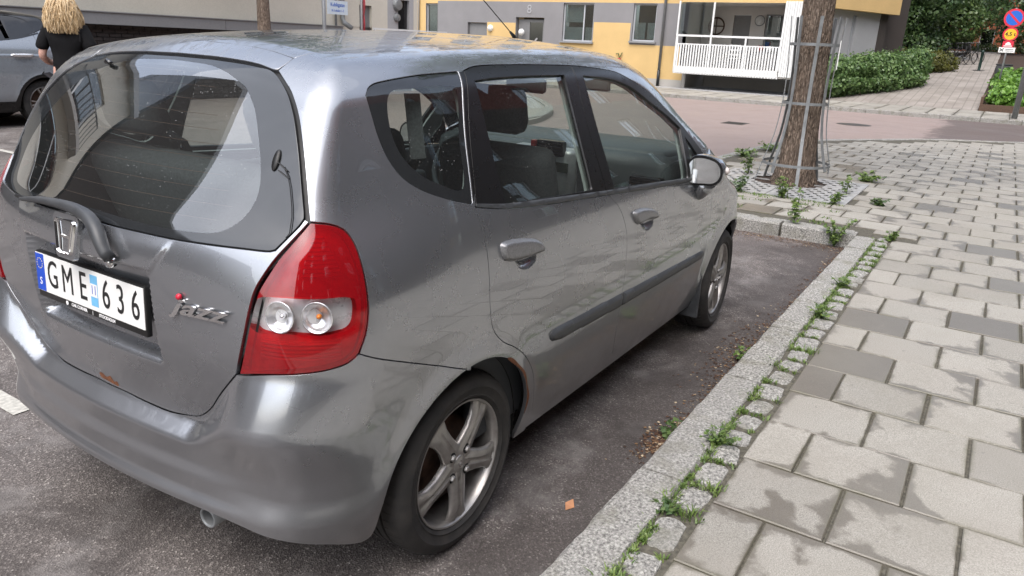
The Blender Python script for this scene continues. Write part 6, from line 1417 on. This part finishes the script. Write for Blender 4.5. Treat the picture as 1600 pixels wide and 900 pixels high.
suv = thing('parked_suv', 'pale blue grey sport utility car parked on the far side by the cream wall', 'car', (4.37, 11.20, 0), math.pi)
sp_ = M['suv_paint']; ar = lambda cx, r, a0, a1: [SB.inv((cx + r * math.cos(rad(q)), -.88, .34 + r * math.sin(rad(q)))) for q in np.linspace(a0, a1, 24)]
belt = [(-.42, 1.50), (-.22, 1.44), (0.0, 1.355), (.22, 1.295), (.55, 1.25), (1.0, 1.215), (1.6, 1.18), (2.05, 1.15)]
topw = [(2.05, 1.17), (1.75, 1.36), (1.45, 1.52), (1.1, 1.585), (.6, 1.60), (.2, 1.575), (.05, 1.52), (-.02, 1.42), (0.0, 1.355)]
winp = join(cr(belt[2:]), cr(topw))
door_r = join(cr([(0.03, 1.345), (-.005, 1.15), (-.02, .98), (.0, .82)]), ar(0, .43, 88, 20)[2:], [(.45, .38)], lin([(.45, .38), (1.08, .38)]), cr([(1.08, .38), (1.06, .8), (1.0, 1.21)]), cr(belt[2:6])[::-1])
rear_q = join([(SCZ, 1.30), (-.85, 1.36), (-.42, 1.50)], cr(belt[:3]), cr([(0.025, 1.345), (-.005, 1.15), (-.02, .98), (.0, .82)]), ar(0, .43, 88, 168), [(-.62, .40), (SCZ, .40)])
front_q = join(cr([(1.08, .38), (1.06, .8), (1.0, 1.21)]), cr(belt[5:]), [(2.35, 1.08), (2.9, 1.0), (3.3, .86), (3.3, .40)], ar(2.63, .43, 8, 172))
cladding = join([(SCZ, .40), (-.62, .40)], ar(0, .43, 172, 20), [(.45, .378), (1.08, .378), (2.2, .378)], ar(2.63, .43, 172, 8), [(3.3, .39), (3.3, .22), (3.08, .22)], ar(2.63, .385, -10, 190), [(2.2, .22), (.42, .22)], ar(0, .385, -12, 192), [(-.5, .24), (SCZ, .24)])
upper = join(cr([(-.42, 1.505), (-.22, 1.445), (0.0, 1.36)]), cr(topw[::-1][1:]), [(2.08, 1.16), SB.inv(tuple(SB.Tp(np.array([1.85]), np.array([-.66]))[0])), SB.inv(tuple(SB.Tp(np.array([1.45]), np.array([-.63]))[0])), SB.inv(tuple(SB.Tp(np.array([.6]), np.array([-.62]))[0])), SB.inv(tuple(SB.Tp(np.array([-.1]), np.array([-.60]))[0])), SB.inv(tuple(SB.Tp(np.array([-.35]), np.array([-.52]))[0]))])
dr_ = panel(SB, 'rear_door', door_r, sp_, suv, both=True, res=.03); panel(SB, 'rear_quarter', rear_q, sp_, suv, both=True, res=.03); panel(SB, 'front_body', front_q, sp_, suv, both=True, res=.035)
panel(SB, 'cladding', cladding, M['black_trim'], suv, both=True, res=.04, off=.003); panel(SB, 'roof_pillar', upper, M['black_gloss'], suv, both=True, res=.03)
wd = join(cr([(.43, 1.258), (.55, 1.25), (1.0, 1.215), (1.6, 1.18), (2.02, 1.15)]), [(2.0, 1.18)], cr(topw[1:5]), [(.47, 1.595)]); wq = join(cr(belt[2:4] + [(.37, 1.27)]), [(.40, 1.59)], cr(topw[5:]))
for w_ in (wd, wq): panel(SB, 'side_window', w_, M['black_gloss'], suv, both=True, res=.05, off=-.002, flange=.006)
panel(SB, 'window_trim', join(cr([(-.06, 1.365)] + belt[3:7], .02), cr([(x, z - .018) for x, z in [(-.06, 1.365)] + belt[3:7]], .02)[::-1]), M['chrome'] if 0 else M['black_gloss'], suv, both=True, res=.02, g=0, off=.004, flange=.006)
rt = [(-.42, .40), (-.35, .52), (-.1, .60), (.6, .62), (1.45, .63), (1.75, .60), (1.85, 0)]
panel(SB, 'roof', join([(-.52, 0)], [(x, -a) for x, a in rt[:-1]], [(1.48, 0)], [(x, a) for x, a in rt[:-1]][::-1]) if 0 else join([(-.52, 0)], [(x, -a) for x, a in rt[:5]], [(1.45, .63)], [(x, a) for x, a in rt[:4]][::-1]), M['black_gloss'], suv, surf='T', res=.06)
panel(SB, 'windscreen', [(1.46, -.62), (1.46, .62), (2.2, .68), (2.3, 0), (2.2, -.68)], M['black_gloss'], suv, surf='T', res=.06); panel(SB, 'bonnet', [(2.22, -.67), (2.32, 0), (2.22, .67), (2.7, .66), (3.2, .52), (3.25, 0), (3.2, -.52), (2.7, -.66)], sp_, suv, surf='T', res=.06)
panel(SB, 'front_bumper', lin([(3.3, .40), (SE, .40), (2 * SE - 3.3, .40), (2 * SE - 3.3, .84), (SE, .86), (3.3, .86)], closed=True), sp_, suv, res=.06)
panel(SB, 'rear_window', lin([(SCZ * 1.55, 1.33), (SCZ * 1.45, 1.53), (SCZ * .55, 1.53), (SCZ * .45, 1.33)][::-1], closed=True), M['black_gloss'], suv, res=.06)
panel(SB, 'door_handle', cr([(.11, 1.045), (.14, 1.058), (.40, 1.055), (.43, 1.04), (.40, 1.022), (.14, 1.022)], .01, True), M['lamp_silver'], tuple(dr_), both=True, res=.012, g=0, flange=.01, rise=lambda d, p: .004 + .028 * np.sqrt(np.clip(1 - (1 - np.clip(d / .016, 0, 1)) ** 2, 0, 1)))
panel(SB, 'inner_shell', sym(join([(SCZ, 1.28), (-.4, 1.38), (0, 1.30), (2.2, 1.10), (3.0, .95)], [(3.2, .5)], ar(2.63, .40, 10, 170), ar(0, .40, 10, 170), [(SCZ, .35)])) if 0 else join([(-.5, 1.38), (0, 1.30), (2.2, 1.05), (3.0, .9), (3.2, .5)], ar(2.63, .40, 10, 170), ar(0, .40, 10, 170), [(-.5, .35)]), M['void'], suv, both=True, res=.08, g=0, off=-.04, flange=0)
MB().box(-.6, 3.2, -.75, .75, .22, .40).box(.36, 2.25, -.8, .8, .24, .30).build('underbody', M['void'], suv)
for wx in (0, 2.63):
    for s in (-1, 1):
        RXs = rotX(rad(90 * (1 if s < 0 else -1))); w = bpy.data.objects.new('wheel', None); COL.objects.link(w); w.parent = suv; w.location = (wx, s * .835, .345)
        MB().lathe([(.235, .0), (.25, .018), (.30, .022), (.335, .008), (.345, -.03), (.343, -.05), (.346, -.052), (.346, -.10), (.343, -.102), (.346, -.106), (.345, -.19), (.32, -.21), (.235, -.2)], 48, RXs).build('tyre', M['tyre'], w, angle=40)
        m = MB().lathe([(.242, .004), (.235, .008), (.222, -.005), (.215, -.1)], 40, RXs).lathe([(0, .0), (.05, .0), (.07, -.01), (.07, -.05)], 20, RXs)
        for i in range(5):
            for d_ in (-9, 9): a = rad(72 * i + d_); m.tube([RXs @ Vector((.06 * math.cos(rad(72 * i)), .06 * math.sin(rad(72 * i)), -.01)), RXs @ Vector((.225 * math.cos(a), .225 * math.sin(a), -.004))], .02, flat=(.03, .02))
        m.build('rim', M['alloy'], w, angle=40); MB().lathe([(.02, -.07), (.2, -.07)], 24, RXs).build('brake', M['brake'], w)
        k = 22; V = []
        for i in range(k + 1):
            t2 = rad(-15 + 210 * i / k)
            for r, y in ((.40, .86), (.405, .5)): V.append((wx + r * math.cos(t2), s * y, .34 + r * math.sin(t2)))
        V.append((wx, s * .5, .34)); MB().add(V, [(i * 2, i * 2 + 1, i * 2 + 3, i * 2 + 2) for i in range(k)] + [(i * 2 + 1, i * 2 + 3, len(V) - 1) for i in range(k)]).build('arch_liner', M['void'], suv)
# ---------------------------------------------------------------- the woman walking away
def skin_obj(name, joints, edges, mat, parent, root=0, sub=2):
    me = bpy.data.meshes.new(name); me.from_pydata([j[0] for j in joints], edges, []); o = bpy.data.objects.new(name, me); COL.objects.link(o); o.parent = parent
    sk = o.modifiers.new('skin', 'SKIN'); sk.use_smooth_shade = True
    for i, j in enumerate(joints):
        v = me.skin_vertices[0].data[i]; r = j[1]; v.radius = r if isinstance(r, tuple) else (r, r); v.use_root = (i == root)
    ss = o.modifiers.new('sub', 'SUBSURF'); ss.levels = sub; ss.render_levels = sub; me.materials.append(mat); return o
pe = thing('person', 'woman with wavy blonde hair in a black T-shirt, seen from behind', 'person', (2.97, 6.86, 0), rad(50))
# local +x is where she faces, +y her left
J = [((0, 0, .98), (.13, .17)), ((0, 0, 1.12), (.105, .14)), ((.0, 0, 1.28), (.115, .16)), ((-.01, 0, 1.42), (.10, .15)), ((-.005, 0, 1.50), (.055, .06)), ((.01, 0, 1.565), (.05, .05)), ((.02, 0, 1.64), (.085, .075)), ((.025, 0, 1.735), (.07, .065)),
     ((-.01, .155, 1.44), .062), ((-.02, .215, 1.30), .050), ((-.03, .25, 1.16), .042), ((.10, .22, 1.09), .036), ((.20, .15, 1.08), .028), ((.25, .12, 1.08), (.02, .036)),
     ((-.01, -.155, 1.44), .062), ((-.02, -.215, 1.30), .050), ((-.03, -.25, 1.16), .042), ((.10, -.22, 1.09), .036), ((.20, -.15, 1.08), .028), ((.25, -.12, 1.08), (.02, .036)),
     ((.0, .10, .90), .098), ((.02, .11, .50), .062), ((-.02, .11, .28), .055), ((-.02, .11, .09), .038), ((.11, .12, .03), (.03, .04)),
     ((.0, -.10, .90), .098), ((.04, -.11, .50), .062), ((.02, -.11, .28), .055), ((.02, -.11, .09), .038), ((.15, -.12, .03), (.03, .04))]
E_ = [(0, 1), (1, 2), (2, 3), (3, 4), (4, 5), (5, 6), (6, 7), (3, 8), (8, 9), (9, 10), (10, 11), (11, 12), (12, 13), (3, 14), (14, 15), (15, 16), (16, 17), (17, 18), (18, 19), (0, 20), (20, 21), (21, 22), (22, 23), (23, 24), (0, 25), (25, 26), (26, 27), (27, 28), (28, 29)]
for h0, s in ((13, 1), (19, -1)):
    bx, by, bz = J[h0][0]
    for k in range(4):
        n0 = len(J); off = (k - 1.5) * .019; L = (.068, .078, .074, .058)[k]
        J += [((bx + .025, by - s * .0 + 0, bz - off), .0085), ((bx + .025 + L * .55, by - s * .012, bz - off - .006), .008), ((bx + .02 + L * .85, by - s * .035, bz - off - .014), .007)]; E_ += [(h0, n0), (n0, n0 + 1), (n0 + 1, n0 + 2)]
    n0 = len(J); J += [((bx - .02, by - s * .03, bz + .035), .009), ((bx + .015, by - s * .05, bz + .045), .008)]; E_ += [(h0, n0), (n0, n0 + 1)]
body = skin_obj('body', J, E_, M['skin'], pe)
for s in (-1, 1):
    MB().lathe([(0, .008), (.011, .004), (.012, -.004)], 12, T(.098, s * .032, 1.672) @ rotY(rad(90))).build('eye', M['plate_white'], body, True); MB().tube([(.005, s * .078, 1.70), (-.008, s * .088, 1.68), (.005, s * .080, 1.645)], .010, 8).build('ear', M['skin'], body, True)
MB().tube([(.103, 0, 1.675), (.122, 0, 1.645), (.105, 0, 1.635)], [.008, .013, .008], 8).build('nose', M['skin'], body, True); MB().tube([(.098, -.022, 1.605), (.107, 0, 1.605), (.098, .022, 1.605)], .005, 6).build('mouth', M['sign_red'] if 0 else simple('lips', (.45, .16, .14), .4), body, True)
TS = [((0, 0, .90), (.155, .195)), ((0, 0, 1.0), (.142, .185)), ((.005, 0, 1.12), (.128, .165)), ((.0, 0, 1.28), (.132, .178)), ((-.012, 0, 1.41), (.118, .165)), ((-.008, 0, 1.485), (.078, .088)),
      ((-.012, .165, 1.44), .078), ((-.022, .222, 1.31), .074), ((-.028, .248, 1.215), .076), ((-.012, -.165, 1.44), .078), ((-.022, -.222, 1.31), .074), ((-.028, -.248, 1.215), .076)]
sh = skin_obj('t_shirt', TS, [(0, 1), (1, 2), (2, 3), (3, 4), (4, 5), (4, 6), (6, 7), (7, 8), (4, 9), (9, 10), (10, 11)], M['tshirt'], pe)
tx_ = bpy.data.textures.new('folds', 'CLOUDS'); tx_.noise_scale = .16; dm = sh.modifiers.new('folds', 'DISPLACE'); dm.texture = tx_; dm.strength = .030; dm.mid_level = .5
JN = [((0, 0, .99), (.142, .178)), ((.0, .095, .88), .112), ((.02, .11, .50), .078), ((-.02, .11, .12), .068), ((.0, -.095, .88), .112), ((.04, -.11, .50), .078), ((.02, -.11, .12), .068)]
skin_obj('trousers', JN, [(0, 1), (1, 2), (2, 3), (0, 4), (4, 5), (5, 6)], M['jeans'], pe)
for s, x0 in ((1, -.02), (-1, .02)): MB().tube([(x0 - .06, s * .11, .04), (x0, s * .11, .06), (x0 + .1, s * .115, .045), (x0 + .17, s * .12, .03)], [.035, .048, .045, .03], 12).build('shoe', M['shoe'], pe, True)
HM = MB(); rngh = np.random.default_rng(9)
for i in range(2000):
    th = rngh.uniform(rad(62), rad(298)) if i > 60 else rngh.uniform(0, 6.28); el = rngh.uniform(.0, 1.0); c0 = Vector((.02, 0, 1.70)); d = Vector((math.cos(th) * math.cos(el * 1.35), math.sin(th) * math.cos(el * 1.35), math.sin(el * 1.35)))
    p0 = c0 + Vector((d.x * .100, d.y * .090, d.z * .105)); L = rngh.uniform(1.40, 1.50); out = Vector((math.cos(th), math.sin(th), 0)); pts = [c0 + Vector((0, 0, .1)) * .9 + d * .02, p0]; ph_ = rngh.uniform(0, 6.28); amp = rngh.uniform(.006, .018); wid = rngh.uniform(.11, .185)
    zz = p0.z; n_ = 7
    for k in range(1, n_ + 1):
        f_ = k / n_; z = p0.z + (L - p0.z) * f_; r_ = .095 + (wid - .095) * math.sin(f_ * 1.9) * 1.05; wv = amp * math.sin(ph_ + f_ * 13)
        side = Vector((-out.y, out.x, 0)); pts.append(Vector((.012 + out.x * r_ * .85 - .01, out.y * r_ * 1.05, z)) + side * wv + out * wv * .7)
    HM.tube(pts, [.003, .0052] + [.0052 - .0032 * k / n_ for k in range(1, n_ + 1)], 4, caps=False)
stuff(HM.build('hair', M['hair'], pe, True))
cap = MB(); V = []
for i in range(10):
    el = rad(-25 + 115 * i / 9)
    for j in range(20): a = 2 * math.pi * j / 20; V.append((.018 + math.cos(a) * math.cos(el) * .098 - (.0 if math.cos(a) < .3 else .03 * (1 - i / 9)), math.sin(a) * math.cos(el) * .090, 1.70 + math.sin(el) * .103))
cap.add(V, [(i * 20 + j, i * 20 + (j + 1) % 20, (i + 1) * 20 + (j + 1) % 20, (i + 1) * 20 + j) for i in range(9) for j in range(20)]).build('hair_cap', M['hair'], pe, True)
